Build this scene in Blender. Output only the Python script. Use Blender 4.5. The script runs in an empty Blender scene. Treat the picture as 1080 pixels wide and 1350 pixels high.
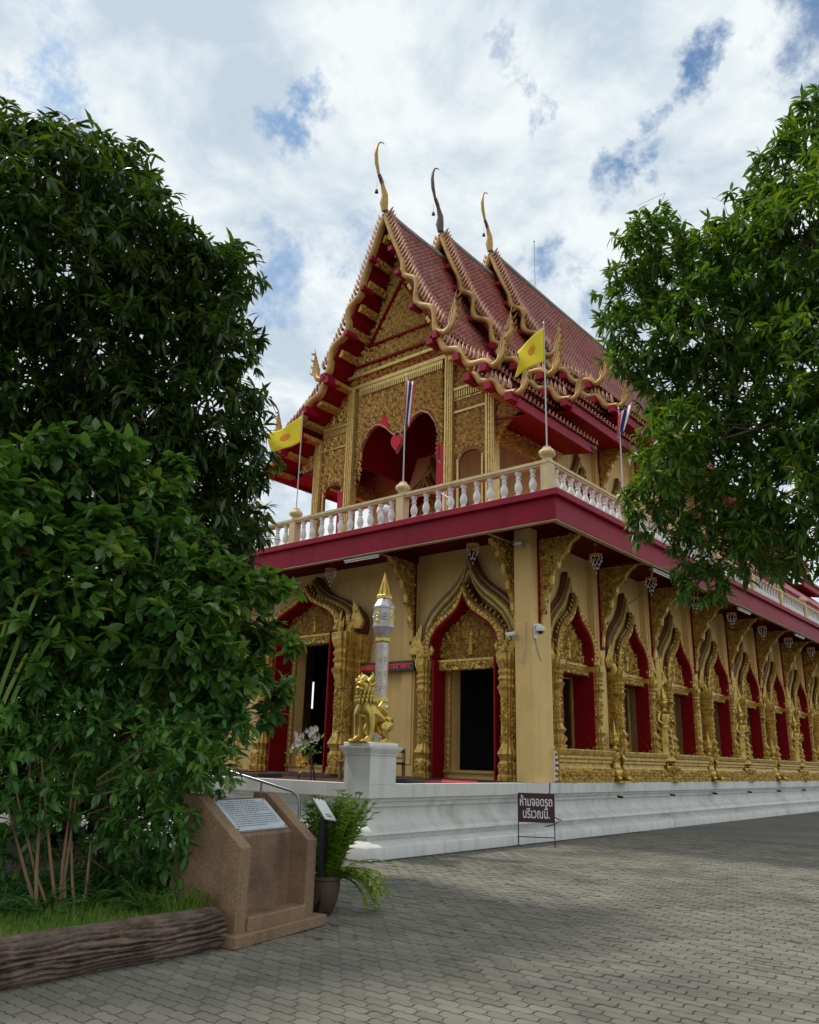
import bpy, bmesh, math, random
import numpy as np
from mathutils import Matrix, Vector, noise
rnd = random.Random(7)
npr = np.random.RandomState(11)
SC = bpy.context.scene
COL = SC.collection
R = math.radians
PI = math.pi

# ------------------------------------------------------------------ camera, sky, sun, exposure
FOC, PITCH, ROLL, YAW = 1069.77, 0.296237, 0.026702, 0.696256
EYE = np.array([0.0, 0.0, 1.6])
cp, sp = math.cos(PITCH), math.sin(PITCH)
FWD = np.array([-math.sin(YAW) * cp, math.cos(YAW) * cp, sp])
_r = np.array([math.cos(YAW), math.sin(YAW), 0.0])
_u = np.cross(_r, FWD)
RIGHT = math.cos(ROLL) * _r + math.sin(ROLL) * _u
UP = -math.sin(ROLL) * _r + math.cos(ROLL) * _u
cd = bpy.data.cameras.new('camera')
cam = bpy.data.objects.new('camera', cd)
COL.objects.link(cam)
cd.sensor_fit = 'VERTICAL'
cd.sensor_height = 24.0
cd.lens = 24.0 * FOC / 1350.0
cd.clip_start = 0.1
cd.clip_end = 3000
cam.matrix_world = Matrix(((RIGHT[0], UP[0], -FWD[0], EYE[0]), (RIGHT[1], UP[1], -FWD[1], EYE[1]),
                           (RIGHT[2], UP[2], -FWD[2], EYE[2]), (0, 0, 0, 1)))
SC.camera = cam

def ray(px, py):
    d = FWD * FOC + RIGHT * (px - 540) - UP * (py - 675)
    return d / np.linalg.norm(d)
def at(px, py, dist):          # point on a sight line at a horizontal distance
    d = ray(px, py)
    return EYE + d * dist / math.hypot(d[0], d[1])
def hit(px, py, ax, v):
    d = ray(px, py)
    return EYE + d * (v - EYE[ax]) / d[ax]

SUN_DIR = np.array([-4.5, -0.95, 7.4]); SUN_DIR /= np.linalg.norm(SUN_DIR)
sun_el = math.asin(SUN_DIR[2])
sun_az = math.atan2(SUN_DIR[0], SUN_DIR[1])
W = bpy.data.worlds.new('World')
SC.world = W
W.use_nodes = True
nt = W.node_tree
nt.nodes.clear()
def wn(t, **k):
    n = nt.nodes.new(t)
    for a, b in k.items():
        setattr(n, a, b)
    return n
def wl(a, b): nt.links.new(a, b)
def wmath(op, a, b=None, c=None, clamp=False):
    n = wn('ShaderNodeMath', operation=op, use_clamp=clamp)
    for i, x in enumerate((a, b, c)):
        if x is None: continue
        if isinstance(x, (int, float)): n.inputs[i].default_value = x
        else: wl(x, n.inputs[i])
    return n.outputs[0]
out = wn('ShaderNodeOutputWorld'); bg = wn('ShaderNodeBackground'); bg.inputs[1].default_value = 0.1
wl(bg.outputs[0], out.inputs[0])
sky = wn('ShaderNodeTexSky', sky_type='NISHITA')
sky.sun_disc = False
sky.sun_elevation = sun_el
sky.sun_rotation = sun_az
sky.air_density = 1.0; sky.dust_density = 1.2; sky.ozone_density = 1.5
tc = wn('ShaderNodeTexCoord')
sep = wn('ShaderNodeSeparateXYZ'); wl(tc.outputs['Generated'], sep.inputs[0])
zz = wmath('ADD', wmath('MAXIMUM', sep.outputs[2], 0.0), 0.25)
cmb = wn('ShaderNodeCombineXYZ')
wl(wmath('DIVIDE', sep.outputs[0], zz), cmb.inputs[0]); wl(wmath('DIVIDE', sep.outputs[1], zz), cmb.inputs[1])
def wnoise(vec, scale, detail, rough, dist=0.0, off=0.0):
    m = wn('ShaderNodeMapping'); m.inputs['Location'].default_value = (off, off * 1.7, off * .3); wl(vec, m.inputs[0])
    n = wn('ShaderNodeTexNoise'); n.inputs['Scale'].default_value = scale; n.inputs['Detail'].default_value = detail
    n.inputs['Roughness'].default_value = rough; n.inputs['Distortion'].default_value = dist
    wl(m.outputs[0], n.inputs['Vector']); return n
big = wnoise(cmb.outputs[0], 2.6, 9, .58, .3, 3.1)
fine = wnoise(cmb.outputs[0], 9.0, 8, .62, .4, 9.2)
# clear gaps between the clouds, placed by direction in the sky
warp = wnoise(tc.outputs['Generated'], 7.0, 6, .65, 0, 1.3)
vs = wn('ShaderNodeVectorMath', operation='SUBTRACT'); wl(warp.outputs['Color'], vs.inputs[0]); vs.inputs[1].default_value = (.5, .5, .5)
vm = wn('ShaderNodeVectorMath', operation='SCALE'); wl(vs.outputs[0], vm.inputs[0]); vm.inputs['Scale'].default_value = .34
va = wn('ShaderNodeVectorMath', operation='ADD'); wl(tc.outputs['Generated'], va.inputs[0]); wl(vm.outputs[0], va.inputs[1])
gap = None
for px, py, rad, amt in ((75, 100, .07, 1.), (20, 95, .04, .8), (75, 5, .04, .7), (400, 150, .055, .9), (690, 110, .035, .7), (855, 135, .05, .9), (842, 175, .04, .8), (825, 215, .045, .85), (735, 330, .06, .8),
                    (455, 310, .06, .8), (365, 370, .07, .8), (1060, 20, .10, 1.), (980, 50, .05, .6), (330, 410, .05, .7), (770, 410, .06, .8), (395, 640, .06, .7), (-200, 60, .12, .9), (1350, 300, .15, .9), (600, -300, .14, .9)):
    d = ray(px, py)
    dv = wn('ShaderNodeVectorMath', operation='DISTANCE'); wl(va.outputs[0], dv.inputs[0]); dv.inputs[1].default_value = tuple(d)
    mr = wn('ShaderNodeMapRange', interpolation_type='SMOOTHSTEP'); wl(dv.outputs['Value'], mr.inputs[0])
    mr.inputs[1].default_value = 0.0; mr.inputs[2].default_value = rad * 1.4; mr.inputs[3].default_value = amt; mr.inputs[4].default_value = 0
    gap = mr.outputs[0] if gap is None else wmath('MAXIMUM', gap, mr.outputs[0])
cov = wn('ShaderNodeMapRange', interpolation_type='SMOOTHSTEP'); wl(wmath('ADD', big.outputs['Fac'], wmath('MULTIPLY', fine.outputs['Fac'], .35)), cov.inputs[0])
cov.inputs[1].default_value = .40; cov.inputs[2].default_value = .56; cov.inputs[3].default_value = .35; cov.inputs[4].default_value = 1.0
mask = wmath('SUBTRACT', cov.outputs[0], wmath('MULTIPLY', gap, wmath('ADD', .35, wmath('MULTIPLY', fine.outputs['Fac'], .9))), None, True)
mk = wn('ShaderNodeMapRange', interpolation_type='SMOOTHSTEP'); wl(mask, mk.inputs[0]); mk.inputs[1].default_value = .12; mk.inputs[2].default_value = .80; mask = mk.outputs[0]
shade = wnoise(cmb.outputs[0], 5.0, 9, .60, .3, 21.0)
ramp = wn('ShaderNodeValToRGB'); wl(shade.outputs['Fac'], ramp.inputs[0])
ramp.color_ramp.elements[0].position = .36; ramp.color_ramp.elements[0].color = (.58, .69, .79, 1)
ramp.color_ramp.elements[1].position = .57; ramp.color_ramp.elements[1].color = (.93, .985, 1.0, 1)
cs = wn('ShaderNodeVectorMath', operation='SCALE'); wl(ramp.outputs[0], cs.inputs[0]); cs.inputs['Scale'].default_value = 9.8
ss = wn('ShaderNodeVectorMath', operation='MULTIPLY'); wl(sky.outputs[0], ss.inputs[0]); ss.inputs[1].default_value = (.95, 1.25, 1.35)
mx = wn('ShaderNodeMix', data_type='RGBA'); wl(mask, mx.inputs[0]); wl(ss.outputs[0], mx.inputs[6]); wl(cs.outputs[0], mx.inputs[7])
wl(mx.outputs[2], bg.inputs[0])

sd = bpy.data.lights.new('sun', 'SUN'); sd.energy = 2.4; sd.angle = R(5); sd.color = (1, .95, .87)
so = bpy.data.objects.new('sun', sd); COL.objects.link(so)
so.rotation_euler = Vector(tuple(SUN_DIR)).to_track_quat('Z', 'Y').to_euler(); so.location = (-20, -10, 40)
SC.view_settings.view_transform = 'Standard'; SC.view_settings.look = 'None'
SC.view_settings.exposure = 0.0; SC.view_settings.gamma = 1.0; SC.view_settings.use_curve_mapping = False
SC.cycles.max_bounces = 5; SC.cycles.diffuse_bounces = 2; SC.cycles.transparent_max_bounces = 4

# ------------------------------------------------------------------ materials
def mat(name, col, rough=.6, metal=0.0, var=.25, vs=3.0, bump=.0, bs=20.0, spec=.5, col2=None, c2s=1.2, c2w=(.45, .62), island=0.0, streak=0.0):
    m = bpy.data.materials.new(name); m.use_nodes = True
    t = m.node_tree; t.nodes.clear()
    def N(ty, **k):
        n = t.nodes.new(ty)
        for a, b in k.items(): setattr(n, a, b)
        return n
    L = t.links.new
    o = N('ShaderNodeOutputMaterial'); b = N('ShaderNodeBsdfPrincipled'); L(b.outputs[0], o.inputs[0])
    b.inputs['Roughness'].default_value = rough; b.inputs['Metallic'].default_value = metal
    b.inputs['Specular IOR Level'].default_value = spec
    g = N('ShaderNodeNewGeometry')
    n1 = N('ShaderNodeTexNoise'); n1.inputs['Scale'].default_value = vs; n1.inputs['Detail'].default_value = 8; n1.inputs['Roughness'].default_value = .65
    L(g.outputs['Position'], n1.inputs['Vector'])
    mr = N('ShaderNodeMapRange'); L(n1.outputs['Fac'], mr.inputs[0]); mr.inputs[1].default_value = .3; mr.inputs[2].default_value = .7
    mr.inputs[3].default_value = 1 - var; mr.inputs[4].default_value = 1 + var
    val = mr.outputs[0]
    if island:
        oi = N('ShaderNodeObjectInfo'); ad = N('ShaderNodeMath', operation='ADD'); L(g.outputs['Random Per Island'], ad.inputs[0]); L(oi.outputs['Random'], ad.inputs[1])
        fr = N('ShaderNodeMath', operation='FRACT'); L(ad.outputs[0], fr.inputs[0])
        m2 = N('ShaderNodeMapRange'); L(fr.outputs[0], m2.inputs[0]); m2.inputs[3].default_value = 1 - island; m2.inputs[4].default_value = 1 + island
        mu = N('ShaderNodeMath', operation='MULTIPLY'); L(val, mu.inputs[0]); L(m2.outputs[0], mu.inputs[1]); val = mu.outputs[0]
    if streak:
        mp = N('ShaderNodeMapping'); mp.inputs['Scale'].default_value = (5, 5, .35); L(g.outputs['Position'], mp.inputs[0])
        n3 = N('ShaderNodeTexNoise'); n3.inputs['Scale'].default_value = 1.0; n3.inputs['Detail'].default_value = 6; L(mp.outputs[0], n3.inputs['Vector'])
        m3 = N('ShaderNodeMapRange'); L(n3.outputs['Fac'], m3.inputs[0]); m3.inputs[1].default_value = .5; m3.inputs[2].default_value = .75; m3.inputs[3].default_value = 1; m3.inputs[4].default_value = 1 - streak
        mu = N('ShaderNodeMath', operation='MULTIPLY'); L(val, mu.inputs[0]); L(m3.outputs[0], mu.inputs[1]); val = mu.outputs[0]
    base = N('ShaderNodeRGB'); base.outputs[0].default_value = (*col, 1); cur = base.outputs[0]
    if col2 is not None:
        n2 = N('ShaderNodeTexNoise'); n2.inputs['Scale'].default_value = c2s; n2.inputs['Detail'].default_value = 7; L(g.outputs['Position'], n2.inputs['Vector'])
        r2 = N('ShaderNodeMapRange', interpolation_type='SMOOTHSTEP'); L(n2.outputs['Fac'], r2.inputs[0]); r2.inputs[1].default_value = c2w[0]; r2.inputs[2].default_value = c2w[1]
        mi = N('ShaderNodeMix', data_type='RGBA'); L(r2.outputs[0], mi.inputs[0]); L(cur, mi.inputs[6]); mi.inputs[7].default_value = (*col2, 1); cur = mi.outputs[2]
    sc = N('ShaderNodeVectorMath', operation='SCALE'); L(cur, sc.inputs[0]); L(val, sc.inputs['Scale'])
    L(sc.outputs[0], b.inputs['Base Color'])
    if bump:
        nb = N('ShaderNodeTexNoise'); nb.inputs['Scale'].default_value = bs; nb.inputs['Detail'].default_value = 6; L(g.outputs['Position'], nb.inputs['Vector'])
        bp = N('ShaderNodeBump'); bp.inputs['Strength'].default_value = bump; bp.inputs['Distance'].default_value = .02; L(nb.outputs['Fac'], bp.inputs['Height']); L(bp.outputs[0], b.inputs['Normal'])
    return m
M = {}
M['gold'] = mat('gilding', (.58, .38, .085), .38, .45, .35, 6, .35, 45, col2=(.20, .10, .03), c2s=9, c2w=(.5, .75))
M['ground'] = mat('dark_gilt_ground', (.20, .085, .025), .6, .2, .35, 8, .2, 40)  # darker backing colour that sets off the raised scrolls
M['goldbright'] = mat('bright_gilding', (.60, .42, .10), .34, .75, .22, 8, .15, 40)
M['goldpaint'] = mat('gold_paint', (.50, .30, .075), .45, .25, .25, 4, .2, 40)
M['olive'] = mat('aged_gold_paint', (.42, .30, .085), .40, .4, .3, 5, .2, 30)
M['goldpale'] = mat('pale_gilding', (.66, .48, .16), .42, .4, .25, 6, .25, 45)
M['barge'] = mat('weathered_gold_paint', (.46, .265, .072), .5, .15, .35, 2.2, .25, 30, col2=(.22, .11, .06), c2s=1.6, c2w=(.52, .8))
M['weathered'] = mat('weathered_grey_gilt', (.13, .095, .07), .6, .1, .3, 5)
M['tooth'] = mat('pinkish_gold_mirror', (.42, .20, .12), .32, .35, .3, 7, .1, 30)
M['red'] = mat('deep_red_paint', (.23, .002, .006), .6, 0, .18, 2.5, .05, 30, spec=.2)
M['postred'] = mat('pinkish_red_post_paint', (.42, .012, .035), .5, 0, .12, 2, spec=.3)
M['eavered'] = mat('lit_toned_soffit_red', (.30, .004, .010), .6, 0, .15, 2, spec=.2)  # brighter red puts the light on the upper soffit into its colour
M['rim'] = mat('dark_maroon_rim', (.15, .045, .022), .4, .1, .3, 5, .2, 40)
M['fascia'] = mat('crimson_fascia_paint', (.29, .004, .028), .55, 0, .18, 1.2, .03, 20, streak=.30, spec=.25)
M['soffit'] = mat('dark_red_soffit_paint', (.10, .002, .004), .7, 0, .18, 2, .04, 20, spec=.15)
M['tan'] = mat('tan_trim_paint', (.42, .28, .15), .6, 0, .15, 3)
M['wall'] = mat('yellow_cream_wall_paint', (.76, .515, .195), .75, 0, .10, 1.1, .06, 60, streak=.14)
M['rail'] = mat('cream_concrete_paint', (.66, .50, .27), .6, 0, .14, 2.5, .08, 50, streak=.22)
M['white'] = mat('white_paint', (.78, .78, .75), .5, 0, .08, 3, .05, 40)
M['plinth'] = mat('white_plinth_paint', (.66, .65, .61), .55, 0, .10, 1.3, .08, 40, col2=(.36, .34, .29), c2s=.8, c2w=(.55, .85), streak=.22)
M['tile'] = mat('glazed_maroon_roof_tile', (.25, .050, .028), .5, 0, .2, 2.0, .1, 30, island=.38, spec=.3, col2=(.26, .095, .07), c2s=.5, c2w=(.4, .8))
M['ridge'] = mat('grey_ridge_mortar', (.30, .28, .25), .8, 0, .25, 4, .2, 30)
M['paver'] = mat('grey_concrete_paver', (.195, .178, .142), .82, 0, .16, 1.0, .5, 90, island=.17, col2=(.125, .116, .096), c2s=.55, c2w=(.42, .68))
M['joint'] = mat('dark_sandy_joint', (.075, .070, .060), .95, 0, .35, 8, .4, 80)
M['soil'] = mat('dark_soil', (.05, .038, .024), .95, 0, .4, 6, .6, 40)
M['stone'] = mat('brown_terrazzo', (.27, .165, .090), .62, 0, .42, 55, .35, 90, col2=(.15, .085, .05), c2s=1.8, c2w=(.42, .72), streak=.4)
M['log'] = mat('bark_cement', (.17, .115, .085), .75, 0, .4, 9, .6, 40, col2=(.075, .048, .038), c2s=4, c2w=(.4, .7))
M['floor'] = mat('dark_red_brown_floor_tile', (.085, .03, .022), .4, 0, .2, 3)
M['black'] = mat('black_metal', (.012, .012, .013), .4, 0, .1, 3)
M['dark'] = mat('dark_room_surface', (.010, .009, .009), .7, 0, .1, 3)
M['steel'] = mat('stainless_steel', (.32, .32, .33), .32, 1.0, .1, 3)
M['greymetal'] = mat('grey_painted_metal', (.45, .46, .47), .45, .2, .12, 4)
M['signred'] = mat('brown_red_sign_paint', (.055, .010, .012), .45, 0, .2, 8)
M['silver'] = mat('silvered_lattice', (.52, .49, .50), .35, .5, .25, 12, .3, 60)
M['crystal'] = mat('clear_crystal_glass', (.75, .78, .8), .12, .35, .1, 5)
M['plaque'] = mat('grey_white_marble', (.50, .53, .56), .35, 0, .12, 6)
M['ink'] = mat('dark_engraved_ink', (.09, .09, .10), .7, 0, .1, 5)
M['pot'] = mat('brown_clay_pot', (.095, .055, .035), .6, 0, .3, 6, .3, 30)
M['bark'] = mat('tree_bark', (.085, .065, .045), .9, 0, .35, 5, .8, 25)
M['stem'] = mat('tan_shrub_stem', (.20, .125, .06), .8, 0, .3, 6, .4, 30)
M['yellow'] = mat('yellow_flag_cloth', (.85, .66, .03), .8, 0, .08, 3)
M['orange'] = mat('orange_emblem_print', (.75, .25, .02), .8, 0, .1, 3)
M['fred'] = mat('red_flag_cloth', (.62, .02, .04), .8, 0, .1, 3)
M['fwhite'] = mat('white_flag_cloth', (.8, .8, .8), .8, 0, .05, 3)
M['fblue'] = mat('navy_flag_cloth', (.03, .04, .16), .8, 0, .1, 3)
M['pink'] = mat('pink_red_plastic', (.65, .06, .09), .5, 0, .1, 3)
M['petalw'] = mat('white_pink_petals', (.62, .52, .50), .7, 0, .25, 20)
M['petaly'] = mat('yellow_orange_petals', (.70, .36, .05), .7, 0, .25, 20)
M['pane'] = mat('dark_window_glass', (.014, .008, .008), .15, 0, .1, 3)
M['wire'] = mat('pale_cable', (.3, .22, .18), .7, 0, .1, 3)
M['cardboard'] = mat('dark_grey_mat', (.05, .052, .055), .9, 0, .2, 5)
def emis(name, col, st):
    m = mat(name, col, .5); b = m.node_tree.nodes['Principled BSDF']
    b.inputs['Emission Color'].default_value = (*col, 1); b.inputs['Emission Strength'].default_value = st; return m
M['led'] = emis('red_led_dots', (.8, .03, .02), .35)
M['stripglow'] = emis('glowing_white_strip', (.85, .95, 1), 1.2)
def leafmat(name, a, b_, rough=.42, trans=.35):
    m = bpy.data.materials.new(name); m.use_nodes = True; t = m.node_tree; t.nodes.clear()
    N = t.nodes.new; L = t.links.new
    o = N('ShaderNodeOutputMaterial'); p = N('ShaderNodeBsdfPrincipled'); tr = N('ShaderNodeBsdfTranslucent'); ms = N('ShaderNodeMixShader')
    g = N('ShaderNodeNewGeometry'); oi = N('ShaderNodeObjectInfo')
    ad = N('ShaderNodeMath'); ad.operation = 'ADD'; L(g.outputs['Random Per Island'], ad.inputs[0]); L(oi.outputs['Random'], ad.inputs[1])
    fr = N('ShaderNodeMath'); fr.operation = 'FRACT'; L(ad.outputs[0], fr.inputs[0])
    n = N('ShaderNodeTexNoise'); n.inputs['Scale'].default_value = .9; n.inputs['Detail'].default_value = 3; L(g.outputs['Position'], n.inputs['Vector'])
    a2 = N('ShaderNodeMath'); a2.operation = 'MULTIPLY_ADD'; L(fr.outputs[0], a2.inputs[0]); a2.inputs[1].default_value = .75; L(n.outputs['Fac'], a2.inputs[2])
    mr = N('ShaderNodeMapRange'); L(a2.outputs[0], mr.inputs[0]); mr.inputs[1].default_value = .35; mr.inputs[2].default_value = 1.25
    rp = N('ShaderNodeValToRGB'); L(mr.outputs[0], rp.inputs[0])
    rp.color_ramp.elements[0].color = (*a, 1); rp.color_ramp.elements[1].color = (*b_, 1); rp.color_ramp.elements[1].position = .85
    e = rp.color_ramp.elements.new(.985); e.color = (b_[0] * 1.8, b_[1] * 1.15, b_[2], 1)
    L(rp.outputs[0], p.inputs['Base Color']); p.inputs['Roughness'].default_value = rough
    v = N('ShaderNodeVectorMath'); v.operation = 'MULTIPLY'; L(rp.outputs[0], v.inputs[0]); v.inputs[1].default_value = (1.7, 1.6, .7); L(v.outputs[0], tr.inputs[0])
    ms.inputs[0].default_value = trans; L(p.outputs[0], ms.inputs[1]); L(tr.outputs[0], ms.inputs[2]); L(ms.outputs[0], o.inputs[0])
    return m
M['leafdark'] = leafmat('dark_mango_leaf', (.010, .030, .008), (.050, .105, .015), .36, .38)
M['leafright'] = leafmat('mid_green_leaf', (.022, .062, .010), (.090, .19, .020), .38, .42)
M['leafbroad'] = leafmat('broad_glossy_leaf', (.022, .070, .017), (.105, .23, .042), .28)
M['leafbush'] = leafmat('bush_leaf', (.024, .080, .018), (.095, .25, .048), .40)
M['leaffern'] = leafmat('bright_potted_leaf', (.06, .16, .016), (.19, .33, .04), .45)
M['grass'] = leafmat('lawn_grass', (.06, .15, .014), (.17, .29, .035), .6)

# ------------------------------------------------------------------ mesh helpers
class MB:
    def __init__(s): s.V = []; s.F = []; s.C = []; s.n = 0
    def add(s, V, F):
        V = np.asarray(V, float).reshape(-1, 3)
        s.V.append(V)
        s.F.append(np.fromiter((i + s.n for f in F for i in f), dtype=np.int64)); s.C.append(np.array([len(f) for f in F], dtype=np.int64))
        s.n += len(V)
    def stamp(s, TV, TF, mats):     # mats (N,4,4)
        mats = np.asarray(mats, float)
        if len(mats) == 0: return
        TV = np.asarray(TV, float); n = len(TV); N = len(mats)
        V = np.einsum('nij,vj->nvi', mats[:, :3, :3], TV) + mats[:, None, :3, 3]
        flat = np.fromiter((i for f in TF for i in f), dtype=np.int64); cnt = np.array([len(f) for f in TF], dtype=np.int64)
        s.V.append(V.reshape(-1, 3)); s.F.append((flat[None, :] + (np.arange(N) * n)[:, None] + s.n).ravel()); s.C.append(np.tile(cnt, N)); s.n += n * N
    def merge(s, o, mt=None):
        if not o.V: return
        V = np.concatenate(o.V)
        if mt is not None: mt = np.array(mt); V = V @ mt[:3, :3].T + mt[:3, 3]
        s.V.append(V); s.F.append(np.concatenate(o.F) + s.n); s.C.append(np.concatenate(o.C)); s.n += len(V)
    def box(s, x0, x1, y0, y1, z0, z1):
        x0, x1 = sorted((x0, x1)); y0, y1 = sorted((y0, y1)); z0, z1 = sorted((z0, z1))
        s.add([(x0, y0, z0), (x1, y0, z0), (x1, y1, z0), (x0, y1, z0), (x0, y0, z1), (x1, y0, z1), (x1, y1, z1), (x0, y1, z1)],
              [(3, 2, 1, 0), (4, 5, 6, 7), (0, 1, 5, 4), (1, 2, 6, 5), (2, 3, 7, 6), (3, 0, 4, 7)])
        return s
    def loft(s, rings, closed=True, caps=True):     # rings: list of equal-length point loops
        rings = [np.asarray(r_, float) for r_ in rings]; n = len(rings[0]); F = []
        for i in range(len(rings) - 1):
            for j in range(n if closed else n - 1):
                a = i * n + j; b = i * n + (j + 1) % n; F.append((a, b, b + n, a + n))
        if caps and closed:
            F.append(tuple(range(n))[::-1]); F.append(tuple((len(rings) - 1) * n + j for j in range(n)))
        s.add(np.concatenate(rings), F); return s
    def lathe(s, prof, cx=0, cy=0, n=12, sc=1.0, zo=0.0):
        s.loft([[(cx + r_ * sc * math.cos(2 * PI * k / n), cy + r_ * sc * math.sin(2 * PI * k / n), zo + z * sc) for k in range(n)] for r_, z in prof]); return s
    def tube(s, pts, rad, n=6, flat=1.0, ref=(0, 0, 1)):
        pts = [np.asarray(p, float) for p in pts]; m = len(pts)
        if not hasattr(rad, '__len__'): rad = [rad] * m
        rings = []; prev = None
        for i, p in enumerate(pts):
            t = pts[min(i + 1, m - 1)] - pts[max(i - 1, 0)]; t /= (np.linalg.norm(t) + 1e-9)
            if prev is None:
                a = np.cross(t, ref)
                if np.linalg.norm(a) < .05: a = np.cross(t, (1, 0, 0))
            else: a = prev - t * (prev @ t)
            a /= np.linalg.norm(a); prev = a; b = np.cross(t, a)
            rings.append([p + rad[i] * (a * math.cos(2 * PI * k / n) * flat + b * math.sin(2 * PI * k / n)) for k in range(n)])
        s.loft(rings); return s
    def prism(s, poly, fn, t0, t1):     # poly in 2d, fn(a, b, t) -> xyz
        n = len(poly)
        V = [fn(a, b, t0) for a, b in poly] + [fn(a, b, t1) for a, b in poly]
        s.add(V, [tuple(range(n))[::-1], tuple(range(n, 2 * n))] + [(i, (i + 1) % n, n + (i + 1) % n, n + i) for i in range(n)]); return s
    def mesh(s, name, mats, smooth=None):
        me = bpy.data.meshes.new(name)
        V = np.concatenate(s.V); F = np.concatenate(s.F); Cn = np.concatenate(s.C)
        me.vertices.add(len(V)); me.vertices.foreach_set('co', V.astype(np.float32).ravel())
        me.loops.add(len(F)); me.loops.foreach_set('vertex_index', F.astype(np.int32))
        me.polygons.add(len(Cn)); st = np.concatenate(([0], np.cumsum(Cn)[:-1])).astype(np.int32)
        me.polygons.foreach_set('loop_start', st)
        me.polygons.foreach_set('use_smooth', np.full(len(Cn), smooth is not None, dtype=bool))
        me.update(calc_edges=True); me.validate()
        if smooth is not None and smooth < 179: me.set_sharp_from_angle(angle=R(smooth))
        for m in (mats if isinstance(mats, (list, tuple)) else [mats]): me.materials.append(m)
        return me
    def build(s, name, m, parent=None, off=(0, 0, 0), smooth=None, bevel=0.0, kind=None):
        me = s.mesh(name, m, smooth)
        if bevel:
            bm = bmesh.new(); bm.from_mesh(me)
            bmesh.ops.remove_doubles(bm, verts=bm.verts, dist=1e-5)
            eds = [e for e in bm.edges if len(e.link_faces) == 2 and e.calc_face_angle(0) > R(35)]
            bmesh.ops.bevel(bm, geom=eds, offset=bevel, segments=1, profile=.5, affect='EDGES'); bm.to_mesh(me); bm.free()
        return link(name, me, parent, off, kind)
def link(name, me, parent=None, off=(0, 0, 0), kind=None):
    o = bpy.data.objects.new(name, me); COL.objects.link(o)
    if parent is not None: o.parent = parent
    o.location = tuple(-x for x in off) if parent is not None and any(off) else (0, 0, 0)
    if kind: o['kind'] = kind
    return o
def tag(o, label, cat, group=None):
    o['label'] = label; o['category'] = cat
    if group: o['group'] = group
    return o
def thing(name, label, cat, loc=(0, 0, 0), rz=0.0, group=None):
    o = bpy.data.objects.new(name, None); COL.objects.link(o); o.empty_display_size = .2
    o.location = tuple(loc); o.rotation_euler = (0, 0, rz); return tag(o, label, cat, group)
KIDS = {}
def kids(o): return [c for c in bpy.data.objects if c.parent == o]
def dup(o, parent=None, tree=None):
    c = o.copy(); COL.objects.link(c)
    if parent is not None: c.parent = parent
    for ch in (tree if tree is not None else kids(o)):
        dup(ch, c)
    return c
def struct(name, mb, m, **k):
    return mb.build(name, m, kind='structure', **k)
def sweep_poly(prof, x0, x1, axis='x'): ...

# relief scroll: a curled leaf ribbon with a raised midrib
def scroll_template(turn=1.35, n=7, w=.40, h=.24):
    V = []; F = []
    for i in range(n):
        t = i / (n - 1); th = turn * PI * t; r_ = .5 * (1 - .72 * t)
        c = np.array([r_ * math.cos(th), r_ * math.sin(th)]) + np.array([.0, .12 * t])
        nr = np.array([math.cos(th), math.sin(th)]); ww = w * (1 - .75 * t) * (.35 + .65 * min(1, t * 4)) * .5
        for k, hh in ((-1, 0), (0, h * (1 - .4 * t)), (1, 0)):
            p = c + nr * ww * k * 1.0; V.append((p[0], p[1], hh))
    for i in range(n - 1):
        a = i * 3; F += [(a, a + 1, a + 4, a + 3), (a + 1, a + 2, a + 5, a + 4)]
    return np.array(V), F
SCR, SCRF = scroll_template()
SCR2, SCRF2 = scroll_template(.9, 5, .52, .27)
BEAD = np.array([(1, 0, 0), (0, 1, 0), (-1, 0, 0), (0, -1, 0), (.55, .55, .6), (-.55, .55, .6), (-.55, -.55, .6), (.55, -.55, .6)]) * .5
BEADF = [(4, 5, 6, 7), (0, 1, 4), (1, 5, 4), (1, 2, 5), (2, 6, 5), (2, 3, 6), (3, 7, 6), (3, 0, 7), (0, 4, 7)]
def relief(mb, fn, inside, u0, u1, v0, v1, size, dens=1.0, seed=1, tmpl=None, mirror=None):
    """scatter raised scrolls; fn = (origin, uaxis, vaxis, normal)"""
    rs = np.random.RandomState(seed); o, ua, va, na = [np.asarray(a, float) for a in fn]
    st = size * .54 / math.sqrt(dens); P = []
    nu = max(1, int(round((u1 - u0) / st))); nv = max(1, int(round((v1 - v0) / st)))
    for i in range(nu):
        for j in range(nv):
            u = u0 + (i + .5 + (.5 if j % 2 else 0)) * (u1 - u0) / nu + rs.uniform(-.12, .12) * st
            v = v0 + (j + .5) * (v1 - v0) / nv + rs.uniform(-.12, .12) * st
            if u > u1 - size * .2: continue
            if inside is None or inside(u, v): P.append((u, v, (i + j) % 2))
    for tm, tf, par in ((SCR, SCRF, 0), (SCR2, SCRF2, 1)):
        ms = []
        for u, v, p in P:
            if p != par: continue
            a = rs.uniform(0, 2 * PI); s_ = size * rs.uniform(.85, 1.2); fl = rs.choice([-1, 1])
            x = (ua * math.cos(a) + va * math.sin(a)) * s_; y = (-ua * math.sin(a) + va * math.cos(a)) * s_ * fl
            m = np.eye(4); m[:3, 0] = x; m[:3, 1] = y; m[:3, 2] = na * s_; m[:3, 3] = o + ua * u + va * v; ms.append(m)
        mb.stamp(tm, tf, ms)
def beads(mb, fn, pts, size):
    o, ua, va, na = [np.asarray(a, float) for a in fn]; ms = []
    for u, v in pts:
        m = np.eye(4); m[:3, 0] = ua * size; m[:3, 1] = va * size; m[:3, 2] = na * size; m[:3, 3] = o + ua * u + va * v; ms.append(m)
    mb.stamp(BEAD, BEADF, ms)
def lin(a, b, n): return [a + (b - a) * i / max(1, n - 1) for i in range(n)]
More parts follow.
